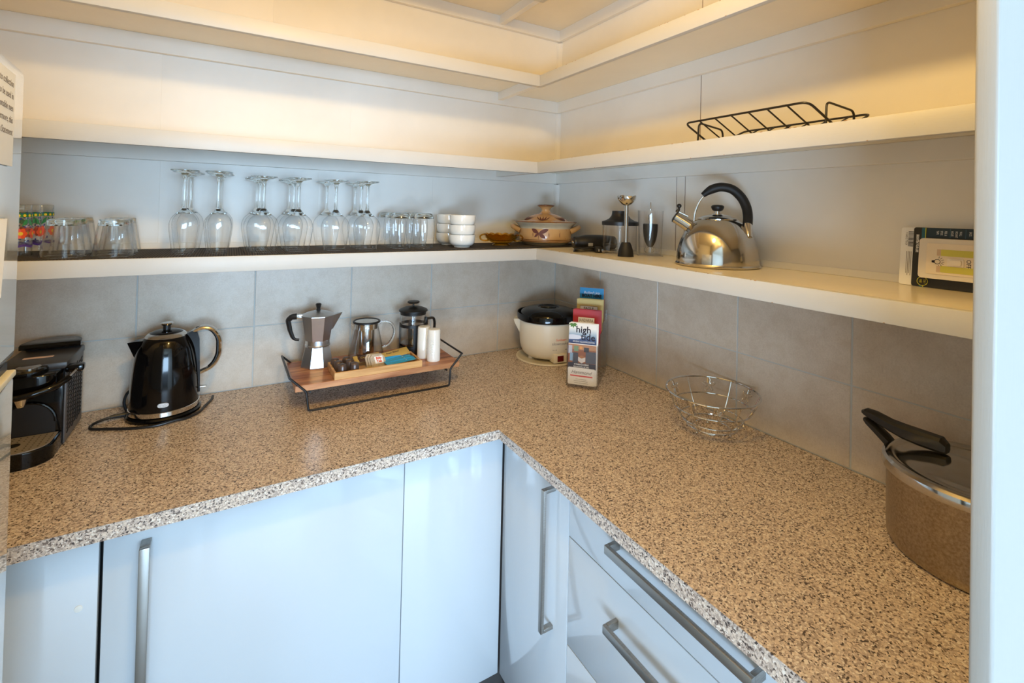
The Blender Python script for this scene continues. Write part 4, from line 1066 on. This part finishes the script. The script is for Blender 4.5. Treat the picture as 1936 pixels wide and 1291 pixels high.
def glass_teapot():
    th = thing('glass_teapot', 'clear glass teapot with steel infuser and black rimmed lid on the riser', 'teapot', (-0.812, -0.098, ZB), radians(-10))
    out = smooth2([(0.050, 0), (0.0545, 0.002), (0.0555, 0.008), (0.050, 0.045), (0.0425, 0.080), (0.0365, 0.105), (0.0365, 0.114)], 4)
    inn = smooth2([(0.0352, 0.114), (0.0352, 0.105), (0.0410, 0.080), (0.0485, 0.045), (0.0538, 0.010), (0.050, 0.004), (0, 0.004)], 4)
    G().lathe([(0, 0)]+out+inn, 56).done('body', M['thin'], th)
    G().tube(smooth_path([(0.036, 0, 0.110), (0.055, 0, 0.116), (0.077, 0, 0.108), (0.088, 0, 0.085), (0.083, 0, 0.060), (0.068, 0, 0.040), (0.050, 0, 0.033)], 6), 0.0042, 12).done('handle', M['glass'], th)
    g = G(); g.tube([(-0.033, 0, 0.098), (-0.044, 0, 0.108), (-0.054, 0, 0.113)], [0.011, 0.007, 0.004], 16).done('spout', M['thin'], th)
    inf = G().lathe([(0, 0.018), (0.0245, 0.018), (0.025, 0.020), (0.0255, 0.096), (0.034, 0.097), (0.0342, 0.1145), (0.033, 0.1145), (0.033, 0.1), (0.0245, 0.098), (0, 0.022)], 44).done('infuser', M['steel'], th)
    lid = G().lathe([(0.0, 0.1155), (0.040, 0.1155), (0.0425, 0.117), (0.0425, 0.121), (0.040, 0.1225), (0.0365, 0.1215), (0.036, 0.120)], 48).done('lid_ring', M['black'], th)
    G().lathe([(0.0365, 0.1205), (0.020, 0.1212), (0, 0.1213)], 40).done('lid_plate', M['steel'], lid)
glass_teapot()

def french_press():
    th = thing('french_press', 'glass coffee plunger with black frame, lid and handle behind the shakers', 'coffee press', (-0.655, -0.092, ZB), radians(-4))
    G().lathe([(0, 0.006), (0.040, 0.006), (0.0425, 0.010), (0.0425, 0.135), (0.0412, 0.135), (0.0412, 0.012), (0, 0.009)], 48).done('beaker', M['thin'], th)
    G().lathe([(0, 0), (0.044, 0), (0.0455, 0.003), (0.0455, 0.026), (0.0435, 0.026), (0.0435, 0.005), (0, 0.005)], 48).done('base', M['black'], th)
    G().lathe([(0.0435, 0.088), (0.0455, 0.088), (0.0455, 0.098), (0.0435, 0.098), (0.0435, 0.088)], 48).done('frame_ring', M['black'], th)
    for a in (-93, -183, 87, -3):
        g = G(); g.T = Matrix.Rotation(radians(a), 4, 'Z'); g.box(0.0433, 0.0453, -0.0065, 0.0065, 0.020, 0.092); g.done('frame_strut', M['black'], th)
    lid = G().lathe([(0.043, 0.128), (0.0435, 0.136), (0.048, 0.1385), (0.048, 0.142)]+smooth2([(0.046, 0.144), (0.032, 0.1500), (0.014, 0.1535), (0.006, 0.154)], 3)+[(0, 0.154)], 48).done('lid', M['black'], th)
    G().lathe([(0.0028, 0.150), (0.0028, 0.166), (0, 0.166)], 12).done('plunger_rod', M['black'], lid)
    G().lathe([(0, 0.1645), (0.018, 0.165), (0.021, 0.168), (0.019, 0.171), (0, 0.172)], 32).done('plunger_knob', M['black'], lid)
    G().lathe([(0.0015, 0.03), (0.0015, 0.15), (0, 0.15)], 8).done('inner_rod', M['chrome'], th)
    G().lathe([(0, 0.026), (0.040, 0.026), (0.0405, 0.031), (0.038, 0.033), (0, 0.032)], 40).done('filter_disc', M['steel'], th)
    g = G(); g.tube(fillet([(0.044, 0, 0.108), (0.072, 0, 0.110), (0.076, 0, 0.094), (0.074, 0, 0.035), (0.044, 0, 0.022)], 0.008, 4), 0.0045, 8)
    for v in g.bm.verts: v.co.y *= 1.5
    g.done('handle', M['black'], th)
    G().box(0.040, 0.050, -0.008, 0.008, 0.088, 0.114, bev=0.002).done('handle_mount', M['black'], th)
french_press()

def shaker(label, loc, word, rot):
    th = thing('shaker', label, 'shaker', loc, rot)
    G().lathe([(0, 0), (0.0205, 0), (0.0215, 0.001), (0.0200, 0.097), (0.0185, 0.1005), (0.010, 0.1015), (0, 0.1016)], 44).done('body', M['white_ceramic'], th)
    g = G()
    for p in ((0, 0), (0.003, 0.001), (-0.003, 0.001)): g.T = Matrix.Translation((p[0], p[1], 0.1014)); g.lathe([(0, 0), (0.0007, 0), (0.0007, 0.0005), (0, 0.0005)], 6)
    g.done('pour_hole', M['black'], th)
    # embossed word, reading upwards
    cu = text('lettering', word, 0.0165, M['white_ceramic'], th, Matrix.Identity(4), ext=0.0008, squash=1.0)
    me = cu.data
    for v in me.vertices:
        x, y, z = v.co  # x -> up, y -> around (negated), z -> out
        R = 0.0208-0.0000*0; a = radians(-100)+(-y)/R
        rr = 0.0217+(z)*1.6-0.0013*((x+0.047)/0.095)
        v.co = Vector((rr*cos(a), rr*sin(a), 0.047+x*0.97))
    return th
shaker('white ceramic salt shaker, the one behind on the riser', (-0.643, -0.168, ZB), 'SALT', radians(30))
shaker('white ceramic shaker embossed PEPPER at the right end of the riser', (-0.626, -0.214, ZB), 'PEPPER', radians(-22))

# bamboo tray and contents
TX0, TX1, TY0, TY1 = -0.937, -0.680, -0.2605, -0.151
bt_ = thing('bamboo_tray', 'small shallow bamboo tray holding capsules, tea bags and sachets', 'tray', ((TX0+TX1)/2, (TY0+TY1)/2, ZB))
hx, hy = (TX1-TX0)/2, (TY1-TY0)/2
G().box(-hx+0.004, hx-0.004, -hy+0.004, hy-0.004, 0.0005, 0.004).done('tray_floor', M['bamboo'], bt_, False)
for a, b, c_, d in ((-hx, hx, -hy, -hy+0.006), (-hx, hx, hy-0.006, hy), (-hx, -hx+0.006, -hy+0.006, hy-0.006), (hx-0.006, hx, -hy+0.006, hy-0.006)):
    G().box(a, b, c_, d, 0, 0.020, bev=0.0007, seg=1).done('tray_side', M['bamboo'], bt_, False)
ZT = ZB+0.0042
caps = plain('capsule foil', srgb(96, 80, 72), 0.3, 0.35, var=0.03)
def capsule(label, group):
    th = thing('coffee_capsule', label, 'capsule', (0, 0, 0), 0, group)
    G().lathe([(0, 0), (0.0155, 0), (0.0157, 0.0008), (0.0150, 0.0012), (0.0147, 0.002), (0.0122, 0.0235)]+smooth2([(0.0120, 0.0245), (0.010, 0.0285), (0.006, 0.0305), (0, 0.031)], 3), 36).done('body', caps, th, ang=45)
    return th
cpos = [((-0.911, -0.232), 'front left'), ((-0.9155, -0.200), 'middle left'), ((-0.920, -0.171), 'back left'), ((-0.877, -0.232), 'front right'), ((-0.883, -0.200), 'middle right'), ((-0.887, -0.171), 'back right')]
for (x, y), nm in cpos: place('cap', capsule, x, y, ZT, 'brown metallic coffee capsule, %s of the six in the bamboo tray' % nm, 'coffee capsules in the tray')
def sachet(name, label, cat, p0, p1, w, z0, z1, mat, tk=0.004, ends=None, group=None, txt=None, tmat=None, tilt=0):
    p0 = Vector((*p0, z0)); p1 = Vector((*p1, z1)); L = (p1-p0).length; mid = (p0+p1)/2
    th = thing(name, label, cat, mid, 0, group)
    d = (p1-p0).normalized(); s = d.cross(Vector((0, 0, 1))).normalized(); u = s.cross(d)
    R_ = Matrix.Identity(4)
    for i in range(3): R_[i][0] = d[i]; R_[i][1] = -s[i]; R_[i][2] = u[i]
    R_ = R_ @ Matrix.Rotation(tilt, 4, 'X')
    th.matrix_world = Matrix.Translation(mid) @ R_
    g = G(); nx, ny = 12, 6
    top = [[g._v((-L/2+L*i/nx, -w/2+w*j/ny, tk/2*(sin(pi*min(max((i/nx-0.06)/0.88, 0), 1))**0.35)*(sin(pi*j/ny)**0.6)+0.0002)) for j in range(ny+1)] for i in range(nx+1)]
    bot = [[g._v((-L/2+L*i/nx, -w/2+w*j/ny, -tk/2*(sin(pi*min(max((i/nx-0.06)/0.88, 0), 1))**0.35)*(sin(pi*j/ny)**0.6)-0.0002)) for j in range(ny+1)] for i in range(nx+1)]
    for i in range(nx):
        for j in range(ny):
            g.bm.faces.new((top[i][j], top[i+1][j], top[i+1][j+1], top[i][j+1]))
            g.bm.faces.new((bot[i][j], bot[i][j+1], bot[i+1][j+1], bot[i+1][j]))
        g.bm.faces.new((top[i][0], bot[i][0], bot[i+1][0], top[i+1][0])); g.bm.faces.new((top[i][ny], top[i+1][ny], bot[i+1][ny], bot[i][ny]))
    g.bm.faces.new([top[0][j] for j in range(ny+1)]+[bot[0][j] for j in range(ny, -1, -1)])
    g.bm.faces.new([top[nx][j] for j in range(ny, -1, -1)]+[bot[nx][j] for j in range(ny+1)])
    g.done('wrapper', mat, th, ang=60)
    if ends:
        for sx in (-1, 1):
            G().box(sx*L/2-0.001 if sx < 0 else L/2-0.012, -L/2+0.012 if sx < 0 else L/2+0.001, -w/2-0.0003, w/2+0.0003, -0.0006, tk*0.32).done('end_seal', ends, th, False)
    if txt: text('lettering', txt[0], txt[1], tmat, th, Matrix.Translation((txt[2], txt[3], tk/2+0.0003)), shear=0.3)
    return th
gold = plain('gold foil wrapper', srgb(214, 178, 96), 0.35, 0.3, var=0.05)
choc = plain('dark brown wrapper', srgb(58, 34, 28), 0.35, var=0.0)
blue = plain('blue sachet', srgb(50, 170, 236), 0.35, var=0.03)
sachet('biscuit_packet', 'gold wrapped biscuit leaning over the back of the bamboo tray', 'packet', (-0.795, -0.186), (-0.694, -0.166), 0.030, ZT+0.018, ZT+0.026, gold, 0.007, None, None, ('Fresh Baked', 0.0085, -0.004, 0.004), M['print_dark'], tilt=0.5)
sachet('biscuit_packet', 'dark brown biscuit packet with gold ends, left of the tea bags', 'packet', (-0.868, -0.186), (-0.790, -0.178), 0.026, ZT+0.022, ZT+0.024, choc, 0.007, gold, None, ('Copper', 0.010, -0.006, 0.0), gold, tilt=0.45)
sachet('biscuit_packet', 'plain gold stick packet lying under the brown biscuit packet', 'packet', (-0.855, -0.226), (-0.790, -0.202), 0.016, ZT+0.003, ZT+0.003, gold, 0.005)
for i, (a, b, zz, tl, w_) in enumerate((((-0.790, -0.196), (-0.704, -0.173), 0.016, 0.25, 'back'), ((-0.785, -0.206), (-0.694, -0.190), 0.012, 0.2, 'second from the back'), ((-0.785, -0.222), (-0.690, -0.203), 0.012, 0.1, 'second from the front'), ((-0.783, -0.236), (-0.688, -0.217), 0.010, 0.1, 'front'))):
    sachet('sugar_sachet', 'blue paper sugar sachet, %s of the four in the tray' % w_, 'sachet', a, b, 0.016, ZT+zz, ZT+zz+0.002, blue, 0.005, None, 'blue sugar sachets', ('o', 0.007, 0.016, 0.0), M['print_white'], tilt=tl)
tea = plain('tea bag paper', srgb(196, 180, 156), 0.8, var=0.15, vscale=180)
for i in range(3):
    x = -0.812+0.006*i; y = -0.206-0.006*i
    th = thing('tea_bag', 'round-cornered paper tea bag, %s of the three leaning in the tray' % ('back', 'middle', 'front with printed tag')[i], 'tea bag', (x, y, ZT), 0, 'tea bags in the tray')
    th.rotation_euler = (radians(-38), 0, radians(8))
    w_, h_ = 0.046, 0.042
    pts = [(-w_/2, 0.0), (w_/2, 0.0), (w_/2, h_-0.012), (w_/2-0.010, h_), (-w_/2+0.008, h_), (-w_/2, h_-0.010)]
    g = G(); g.T = Matrix(((1, 0, 0, 0), (0, 0, 1, 0), (0, 1, 0, 0), (0, 0, 0, 1))); g.prism(pts, -0.0022, 0.0022); g.done('bag', tea, th, False)
    if i == 2:
        g = G(); g.box(-0.010, 0.016, -0.0030, -0.0024, 0.012, 0.034, bev=0.0002); tg = g.done('tag', M['paper'], th, False)
        rd = col('tea print', 226, 84, 44)
        text('lettering', 'Billy', 0.0105, rd, tg, frame((0.003, -0.00315, 0.0275), (1, 0, 0), (0, 0, 1)), bold=0.0004)
        text('lettering', 'Tea', 0.0105, rd, tg, frame((0.003, -0.00315, 0.0180), (1, 0, 0), (0, 0, 1)), bold=0.0004)

# slow cooker
def slow_cooker():
    th = thing('slow_cooker', 'round cream slow cooker with black lid in the worktop corner', 'slow cooker', (-0.137, -0.152, ZC), radians(-35))
    G().lathe([(0, 0), (0.118, 0), (0.121, 0.003), (0.120, 0.006), (0.114, 0.0065), (0.110, 0.004), (0, 0.004)], 72).done('stand_plate', M['cream_plastic'], th)
    for k in range(4):
        a = k*pi/2+0.5; g = G(); g.T = Matrix.Translation((0.07*cos(a), 0.07*sin(a), 0.004)); g.lathe([(0.011, 0), (0.010, 0.010), (0, 0.010)], 16); g.done('foot', M['cream_plastic'], th)
    pr = [(0, 0.012), (0.072, 0.012)]+smooth2([(0.078, 0.0125), (0.094, 0.024), (0.104, 0.045), (0.108, 0.070), (0.110, 0.110), (0.1115, 0.145)], 5)+[(0.113, 0.150), (0.105, 0.150)]
    G().lathe(pr, 80).done('body', M['cream_plastic'], th)
    G().lathe([(0.105, 0.148), (0.1165, 0.148), (0.1195, 0.151), (0.1205, 0.172), (0.1190, 0.1745), (0.1165, 0.173), (0.1155, 0.160), (0.105, 0.158)], 80).done('lid_rim', M['black_gloss'], th)
    lid = G().lathe([(0.109, 0.158)]+smooth2([(0.109, 0.166), (0.103, 0.177), (0.085, 0.187), (0.060, 0.1925), (0.042, 0.1935), (0.036, 0.189), (0.018, 0.186), (0, 0.186)], 4), 72).done('lid', M['black_gloss'], th)
    g = G(); g.box(-0.030, 0.030, -0.0055, 0.0055, 0.185, 0.194, bev=0.003, seg=3); g.done('lid_grip', M['black_gloss'], lid)
    for s_ in (-1, 1):
        g = G(); pts = [(s_*0.104, -0.030, 0.148), (s_*0.104, 0.030, 0.148), (s_*0.132, -0.026, 0.146), (s_*0.132, 0.026, 0.146), (s_*0.128, -0.022, 0.132), (s_*0.128, 0.022, 0.132), (s_*0.100, -0.014, 0.085), (s_*0.100, 0.014, 0.085), (s_*0.108, -0.010, 0.09), (s_*0.108, 0.010, 0.09)]
        vs = [g._v(p) for p in pts]
        for f in ((0, 2, 3, 1), (2, 4, 5, 3), (4, 8, 9, 5), (0, 6, 8, 4, 2), (1, 3, 5, 9, 7), (6, 7, 9, 8), (0, 1, 7, 6)): g.bm.faces.new([vs[i] for i in f])
        bmesh.ops.bevel(g.bm, geom=list(g.bm.edges), offset=0.002, segments=2, affect='EDGES')
        g.done('side_handle', M['cream_plastic'], th)
    A = radians(262+35)    # local azimuth of the controls
    fx = lambda r, a, z: Vector((r*cos(a), r*sin(a), z))
    # switch box
    g = G(); g.T = Matrix.Rotation(A, 4, 'Z'); g.box(0.070, 0.1075, -0.027, 0.027, 0.0075, 0.040, bev=0.002)
    sw = g.done('switch_box', M['cream_plastic'], th)
    g = G(); g.T = Matrix.Rotation(A, 4, 'Z'); g.box(0.1070, 0.1095, -0.013, 0.012, 0.013, 0.034, bev=0.001); g.done('switch', M['red_switch'], sw)
    def onbody(s_, size, z, da, mat, R_=0.108, **k):
        a = A+da
        m_ = frame((R_*cos(a), R_*sin(a), z), (-sin(a), cos(a), 0), (0, 0, 1))
        text('lettering', s_, size, mat, th, m_, wrap=R_, ext=0.0002, **k)
    onbody('slowcooker', 0.0155, 0.078, 0.02, M['print_grey'], 0.1088, bold=-0.0001)
    onbody('Sunbeam', 0.012, 0.092, 0.0, col('orange print', 226, 110, 60), 0.1095, shear=0.3)
    onbody('low  off', 0.005, 0.055, -0.22, M['print_grey'], 0.1065); onbody('high', 0.005, 0.055, 0.22, M['print_grey'], 0.1065)
slow_cooker()

# brochure holder
def holder():
    th = thing('brochure_holder', 'clear acrylic four-tier stand full of tourist leaflets on the worktop', 'holder', (-0.266, -0.445, ZC), radians(-49.1))
    Wd = 0.098; AC = M['acrylic']
    tiers = [0.0, 0.062, 0.118, 0.172]
    base = [0.012, 0.045, 0.072, 0.10]       # pocket floor heights
    fh = [0.139, 0.165, 0.190, 0.215]
    for x in (0.0, Wd-0.002):
        # stepped side wall
        pts = [(0.0, 0.006), (0.0, fh[0]-0.0), (0.052, fh[0]), (0.056, fh[1]), (0.108, fh[1]), (0.112, fh[2]), (0.162, fh[2]), (0.166, fh[3]), (0.212, fh[3]), (0.212, 0.0)]
        g = G(); g.T = Matrix(((0, 0, 1, x), (1, 0, 0, 0), (0, 1, 0, 0), (0, 0, 0, 1))); g.prism(pts, 0, 0.002); g.done('side_panel', AC, th, False)
    for k, d in enumerate(tiers):
        G().box(0.002, Wd-0.002, d, d+0.0018, base[k]-0.008, fh[k] if k == 0 else fh[k]-0.03).done('front_panel', AC, th, False)
        G().box(0.002, Wd-0.002, d+0.002, d+0.040, base[k]-0.003, base[k]-0.001).done('pocket_floor', AC, th, False)
    G().box(0.002, Wd-0.002, 0.210, 0.212, 0.0, fh[3]).done('back_panel', AC, th, False)
    for x in (0.004, Wd-0.026): G().box(x, x+0.022, 0.002, 0.020, 0.0, 0.0055, bev=0.001).done('foot', AC, th, False)
    # each stack of leaflets: front leaflet + block behind
    def leaf(name, label, x0, x1, d, z0, z1, mat, tk=0.010, lean=0.03, backs=1, cat='leaflet', backmat=None):
        L = thing(name, label, cat, (0, 0, 0))
        L.matrix_world = Matrix.Translation((-0.266, -0.445, ZC)) @ Matrix.Rotation(radians(-49.1), 4, 'Z') @ Matrix.Translation((x0, d, z0)) @ Matrix.Rotation(-lean, 4, 'X')
        w_, h_ = x1-x0, z1-z0
        G().box(0, w_, 0, 0.0012, 0, h_).done('cover', mat, L, False)
        for k in range(backs):
            G().box(0.003+0.002*k, w_+0.003+0.002*k, 0.0016+0.003*k, 0.0016+0.003*k+0.0024, 0, h_+0.0012*(k+1)).done('inner_sheet', backmat or mat, L, False)
        return L, w_, h_
    R = lambda L, x0, x1, z0, z1, mat, nm='panel', o=0.0: G().box(x0, x1, -0.0003-o, 0.0, z0, z1).done(nm, mat, L, False)
    T = lambda L, s_, x, z, size, mat, rot=0, **k: text('lettering', s_, size, mat, L, frame((x, -0.0006-k.pop('o', 0), z), (cos(rot), 0, -sin(rot)), (sin(rot), 0, cos(rot))), ext=0.0001, **k)
    # tier 4 blue
    B, w_, h_ = leaf('leaflet', 'blue leaflet reading BOAT HIRE, top tier of the brochure stand', 0.002, 0.087, 0.190, base[3], 0.291, col('leaflet blue', 22, 136, 190), lean=0.02, backmat=col('leaflet rust', 168, 110, 70))
    T(B, "Buckland's Jetty", w_/2, h_-0.017, 0.0125, M['print_white'], shear=0.45, squash=0.72)
    T(B, 'BOAT HIRE', w_/2, h_-0.0285, 0.0150, M['print_dark'], bold=0.0005, squash=0.92)
    R(B, 0.010, 0.075, h_-0.041, h_-0.0395, col('leaflet pale blue', 90, 180, 220), 'wave')
    # tier 3 yellow
    Y, w_, h_ = leaf('leaflet', 'yellow leaflet with a white EAGLE label, second tier from the back', 0.003, 0.089, 0.135, base[2], 0.2595, col('leaflet yellow', 212, 186, 112), lean=0.02, backs=2)
    R(Y, 0.011, 0.072, h_-0.055, h_-0.0225, M['print_dark'], 'label_border'); R(Y, 0.0118, 0.0712, h_-0.055, h_-0.0233, M['paper'], 'label', 0.0002)
    T(Y, 'EAGLE', w_/2-0.002, h_-0.0305, 0.0120, M['print_grey'], bold=0.0003, o=0.0003)
    # tier 2 red
    Rd, w_, h_ = leaf('leaflet', 'red leaflet with a white JANDARRA label, second tier from the front', 0.001, 0.091, 0.080, base[1], 0.2335, col('leaflet red', 176, 42, 48), lean=0.02, backs=2)
    R(Rd, 0.018, 0.072, h_-0.05, h_-0.0245, M['paper'], 'label', 0.0002)
    T(Rd, 'JANDARRA', w_/2-0.0005, h_-0.034, 0.0140, M['print_grey'], o=0.0003, squash=0.68)
    # tier 1 high tide
    H, w_, h_ = leaf('leaflet', 'white and blue high tide leaflet at the front of the brochure stand', 0.003, 0.092, 0.008, base[0], 0.2035, M['paper'], lean=0.035, backs=2)
    t = NT('sea photo'); v = t.coord(kind='Object'); sx = t.new('ShaderNodeSeparateXYZ'); t.link(v, sx.inputs[0])
    mr = t.new('ShaderNodeMapRange'); mr.inputs['From Min'].default_value = h_-0.064; mr.inputs['From Max'].default_value = h_-0.018; t.link(sx.outputs['Z'], mr.inputs['Value'])
    t.link(t.ramp(mr.outputs[0], [(0.0, srgb(38, 50, 92)), (0.35, srgb(66, 92, 140)), (0.6, srgb(150, 176, 200)), (1.0, srgb(232, 236, 236))]), t.b.inputs['Base Color'])
    R(H, 0, w_, h_-0.064, h_-0.016, t.m, 'sea_picture')
    g = G(); g.poly([(0.0, -0.0005, h_-0.052), (0.03, -0.0005, h_-0.050), (0.052, -0.0005, h_-0.043), (0.034, -0.0005, h_-0.0375), (0.012, -0.0005, h_-0.036), (0, -0.0005, h_-0.038)]); g.done('wave', col('wave white', 214, 220, 236), H, False, recalc=False)
    dk = M['print_dark']
    T(H, 'high', 0.047, h_-0.0195, 0.030, dk, bold=0.0004, o=0.0003); T(H, 'tide', 0.062, h_-0.042, 0.030, dk, bold=0.0004, o=0.0003)
    T(H, 'HOLIDAY ACCOMMODATION', w_/2+0.004, h_-0.0575, 0.0075, M['print_white'], o=0.0003, squash=0.68)
    R(H, 0, w_, h_-0.0665, h_-0.064, M['paper'], 'divider')
    # interior photo
    z1_ = h_-0.0665; z0_ = z1_-0.075
    R(H, 0, w_, z0_, z1_, col('photo floor', 150, 88, 56), 'interior_picture')
    R(H, 0, w_, z1_-0.016, z1_, col('photo wall', 186, 130, 84), 'picture_wall', 0.0002)
    R(H, 0.0, 0.012, z1_-0.03, z1_-0.004, col('photo window', 196, 196, 206), 'picture_window', 0.0003)
    R(H, 0.018, 0.032, z1_-0.022, z1_-0.005, col('photo green', 120, 150, 110), 'picture_window', 0.0003)
    R(H, 0.050, 0.066, z1_-0.022, z1_-0.008, col('photo dark', 42, 42, 50), 'picture_cupboard', 0.0003)
    R(H, 0.036, 0.045, z1_-0.015, z1_-0.005, col('photo glow', 232, 160, 80), 'picture_lamp', 0.0003)
    R(H, 0.014, 0.032, z0_+0.016, z1_-0.026, col('photo sofa', 62, 68, 82), 'picture_sofa', 0.0003)
    R(H, 0.056, w_, z0_+0.018, z1_-0.020, col('photo sofa2', 74, 82, 96), 'picture_sofa', 0.0003)
    R(H, 0.005, 0.016, z0_+0.022, z1_-0.028, col('photo throw', 140, 176, 206), 'picture_throw', 0.0003)
    g = G(); zc = (z0_+z1_)/2-0.004
    g.poly([(0.043, -0.0008, zc+0.008), (0.055, -0.0008, zc+0.003), (0.043, -0.0008, zc-0.002), (0.032, -0.0008, zc+0.003)]); g.done('picture_table_top', col('photo table', 176, 116, 72), H, False, recalc=False)
    g = G(); g.poly([(0.032, -0.0007, zc+0.003), (0.043, -0.0007, zc-0.002), (0.055, -0.0007, zc+0.003), (0.055, -0.0007, zc-0.010), (0.043, -0.0007, zc-0.017), (0.032, -0.0007, zc-0.010)]); g.done('picture_table', col('photo table white', 220, 214, 206), H, False, recalc=False)
    R(H, 0.0, w_, z0_, z0_+0.017, col('photo navy', 44, 48, 66), 'caption_band', 0.0004)
    T(H, '40 WARROCK AVENUE', w_/2-0.002, z0_+0.0125, 0.0062, M['print_white'], o=0.0006, squash=0.72, bold=0.0002); T(H, 'MALLACOOTA, VIC 3892', w_/2-0.002, z0_+0.0052, 0.0062, M['print_white'], o=0.0006, squash=0.72, bold=0.0002)
    # green leaves sprig
    for a in (200, 235, 275, 320, 350):
        L_ = 0.014; n_ = 5; W_ = 0.003
        ps = [(i/n_*L_, W_*sin(pi*i/n_)) for i in range(n_+1)]+[(i/n_*L_, -W_*sin(pi*i/n_)) for i in range(n_-1, 0, -1)]
        ar = radians(a); g = G(); g.poly([(0.013+x*cos(ar)-y*sin(ar), -0.0012, h_-0.002+x*sin(ar)+y*cos(ar)) for x, y in ps]); g.done('printed_leaf', col('sprig', 92, 140, 62), H, False, recalc=False)
    # front card
    Hm, w_, h_ = leaf('leaflet', 'short white card with a red strip in the front pocket of the stand', 0.006, 0.089, 0.0035, base[0], 0.0655, M['paper'], lean=0.0, backs=0)
    T(Hm, 'Hammond', w_/2-0.001, h_-0.014, 0.0150, M['print_grey'], shear=0.4)
    R(Hm, 0.006, w_-0.006, h_-0.0275, h_-0.0235, col('strip red', 224, 84, 92), 'strip')
    for i, (a, b) in enumerate(((0.024, 0.058), (0.018, 0.062), (0.020, 0.064))): R(Hm, a, b, h_-0.036-0.006*i, h_-0.0352-0.006*i, M['print_grey'], 'print_line')
holder()

# wire fruit bowl
def wire_bowl():
    cx, cy = -0.1175, -0.872
    th = thing('wire_fruit_bowl', 'empty chrome wire fruit bowl with little wire flowers, against the right wall', 'bowl', (cx, cy, ZC))
    W_ = M['chrome']
    ring = lambda r, z, t_, dz=0: G().tube([(r*cos(a), r*sin(a), z) for a in [2*pi*i/64 for i in range(64)]], t_, 8, True)
    rt_, zt = 0.1135, 0.105
    prof = lambda z: 0.046+(0.1135-0.046)*(max(0, (z-0.010))/0.095)**0.62
    rim = ring(rt_, zt, 0.0024).done('rim', W_, th)
    for z in (0.066, 0.036, 0.020): ring(prof(z), z, 0.0018).done('hoop', W_, th)
    ring(0.046, 0.011, 0.0019).done('base_ring', W_, th)
    for k in range(6):
        a = 2*pi*k/6+0.20
        pts = [(prof(z)*cos(a), prof(z)*sin(a), z) for z in [0.011+(zt-0.011)*i/10 for i in range(11)]]
        G().tube(pts, 0.0018, 8).done('rib', W_, th)
    for k in range(6):
        a0 = 2*pi*(k+0.5)/6+0.20; zc = 0.086
        def S(u, v):
            z = zc+v; r = prof(z)+0.0; a = a0+u/0.108
            return (r*cos(a), r*sin(a), z)
        fl = []
        for p in range(5):
            b = pi/2+p*2*pi/5
            # petal loop
            loop = []
            for t_ in range(-3, 4):
                s_ = t_/3
                rr = 0.0055+0.0115*(1-abs(s_)**2.2); bb = b+0.42*s_*(1.0)
                loop.append((rr*cos(bb), rr*sin(bb)))
            fl += loop
        pts = [S(u, min(v, 0.018)) for u, v in fl]
        G().tube(smooth_path(pts, 2, True), 0.0013, 6, True).done('wire_flower', W_, th)
    for k in range(3):
        a = 2*pi*k/3-1.25; g = G(); g.sphere((0.046*cos(a), 0.046*sin(a), 0.0045), 0.0045, 8); g.done('ball_foot', W_, th)
wire_bowl()

# pressure cooker
def pressure_cooker():
    th = thing('pressure_cooker', 'large worn stainless pressure cooker with long black handle at right', 'pot', (-0.1265, -1.386, ZC))
    G().lathe([(0, 0), (0.106, 0), (0.1125, 0.003), (0.1165, 0.010), (0.1170, 0.020), (0.1175, 0.125), (0.119, 0.130), (0.110, 0.131)], 96).done('body', M['pot_steel'], th)
    rim = G().lathe([(0.1180, 0.126), (0.1235, 0.127), (0.1245, 0.133), (0.1235, 0.142), (0.119, 0.1455)], 96).done('lid_rim', M['steel'], th)
    lid = G().lathe(smooth2([(0.119, 0.1455), (0.112, 0.147), (0.104, 0.1445), (0.096, 0.145), (0.080, 0.149), (0.05, 0.154), (0, 0.157)], 4), 96).done('lid', M['steel'], th)
    # slot below the rim
    g = G(); A0 = radians(208)
    g.tube([(0.1182*cos(a), 0.1182*sin(a), 0.1215) for a in [A0+i*0.05 for i in range(10)]], 0.0022, 6); g.done('rim_slot', M['black'], th)
    g = G(); g.tube([(0.1185*cos(a), 0.1185*sin(a), 0.1185) for a in [A0+i*0.05 for i in range(10)]], 0.0012, 6); g.done('slot_lip', M['chrome'], th)
    # handles towards +y, lid handle over pot handle
    rz = radians(88)
    hy_ = G(); hy_.T = Matrix.Rotation(rz, 4, 'Z')
    def bar(pts, w, name, mat):
        g = G(); g.T = Matrix.Rotation(rz, 4, 'Z')
        n = len(pts); rings = []
        for (x, z, hh, ww) in pts:
            rings.append([g._v((x, y_, z_)) for y_, z_ in ((-ww, z-hh*0.6), (-ww, z+hh*0.6), (-ww*0.6, z+hh), (ww*0.6, z+hh), (ww, z+hh*0.6), (ww, z-hh*0.6), (ww*0.6, z-hh), (-ww*0.6, z-hh))])
        for A, B in zip(rings, rings[1:]):
            for k in range(8): g.bm.faces.new((A[k], A[(k+1) % 8], B[(k+1) % 8], B[k]))
        g.bm.faces.new(rings[0]); g.bm.faces.new(rings[-1][::-1])
        return g.done(name, mat, th)
    bar([(0.036, 0.1660, 0.008, 0.010), (0.044, 0.1690, 0.0130, 0.0125), (0.075, 0.1690, 0.0130, 0.0135), (0.100, 0.1700, 0.0120, 0.0135), (0.120, 0.1730, 0.0100, 0.013), (0.145, 0.1800, 0.0085, 0.0125), (0.162, 0.1825, 0.0065, 0.010), (0.168, 0.182, 0.003, 0.006)], 0, 'lid_handle', M['black'])
    bar([(0.108, 0.130, 0.009, 0.010), (0.124, 0.142, 0.0100, 0.012), (0.143, 0.157, 0.0085, 0.0125), (0.158, 0.166, 0.006, 0.011), (0.165, 0.168, 0.003, 0.006)], 0, 'pot_handle', M['black'])
pressure_cooker()
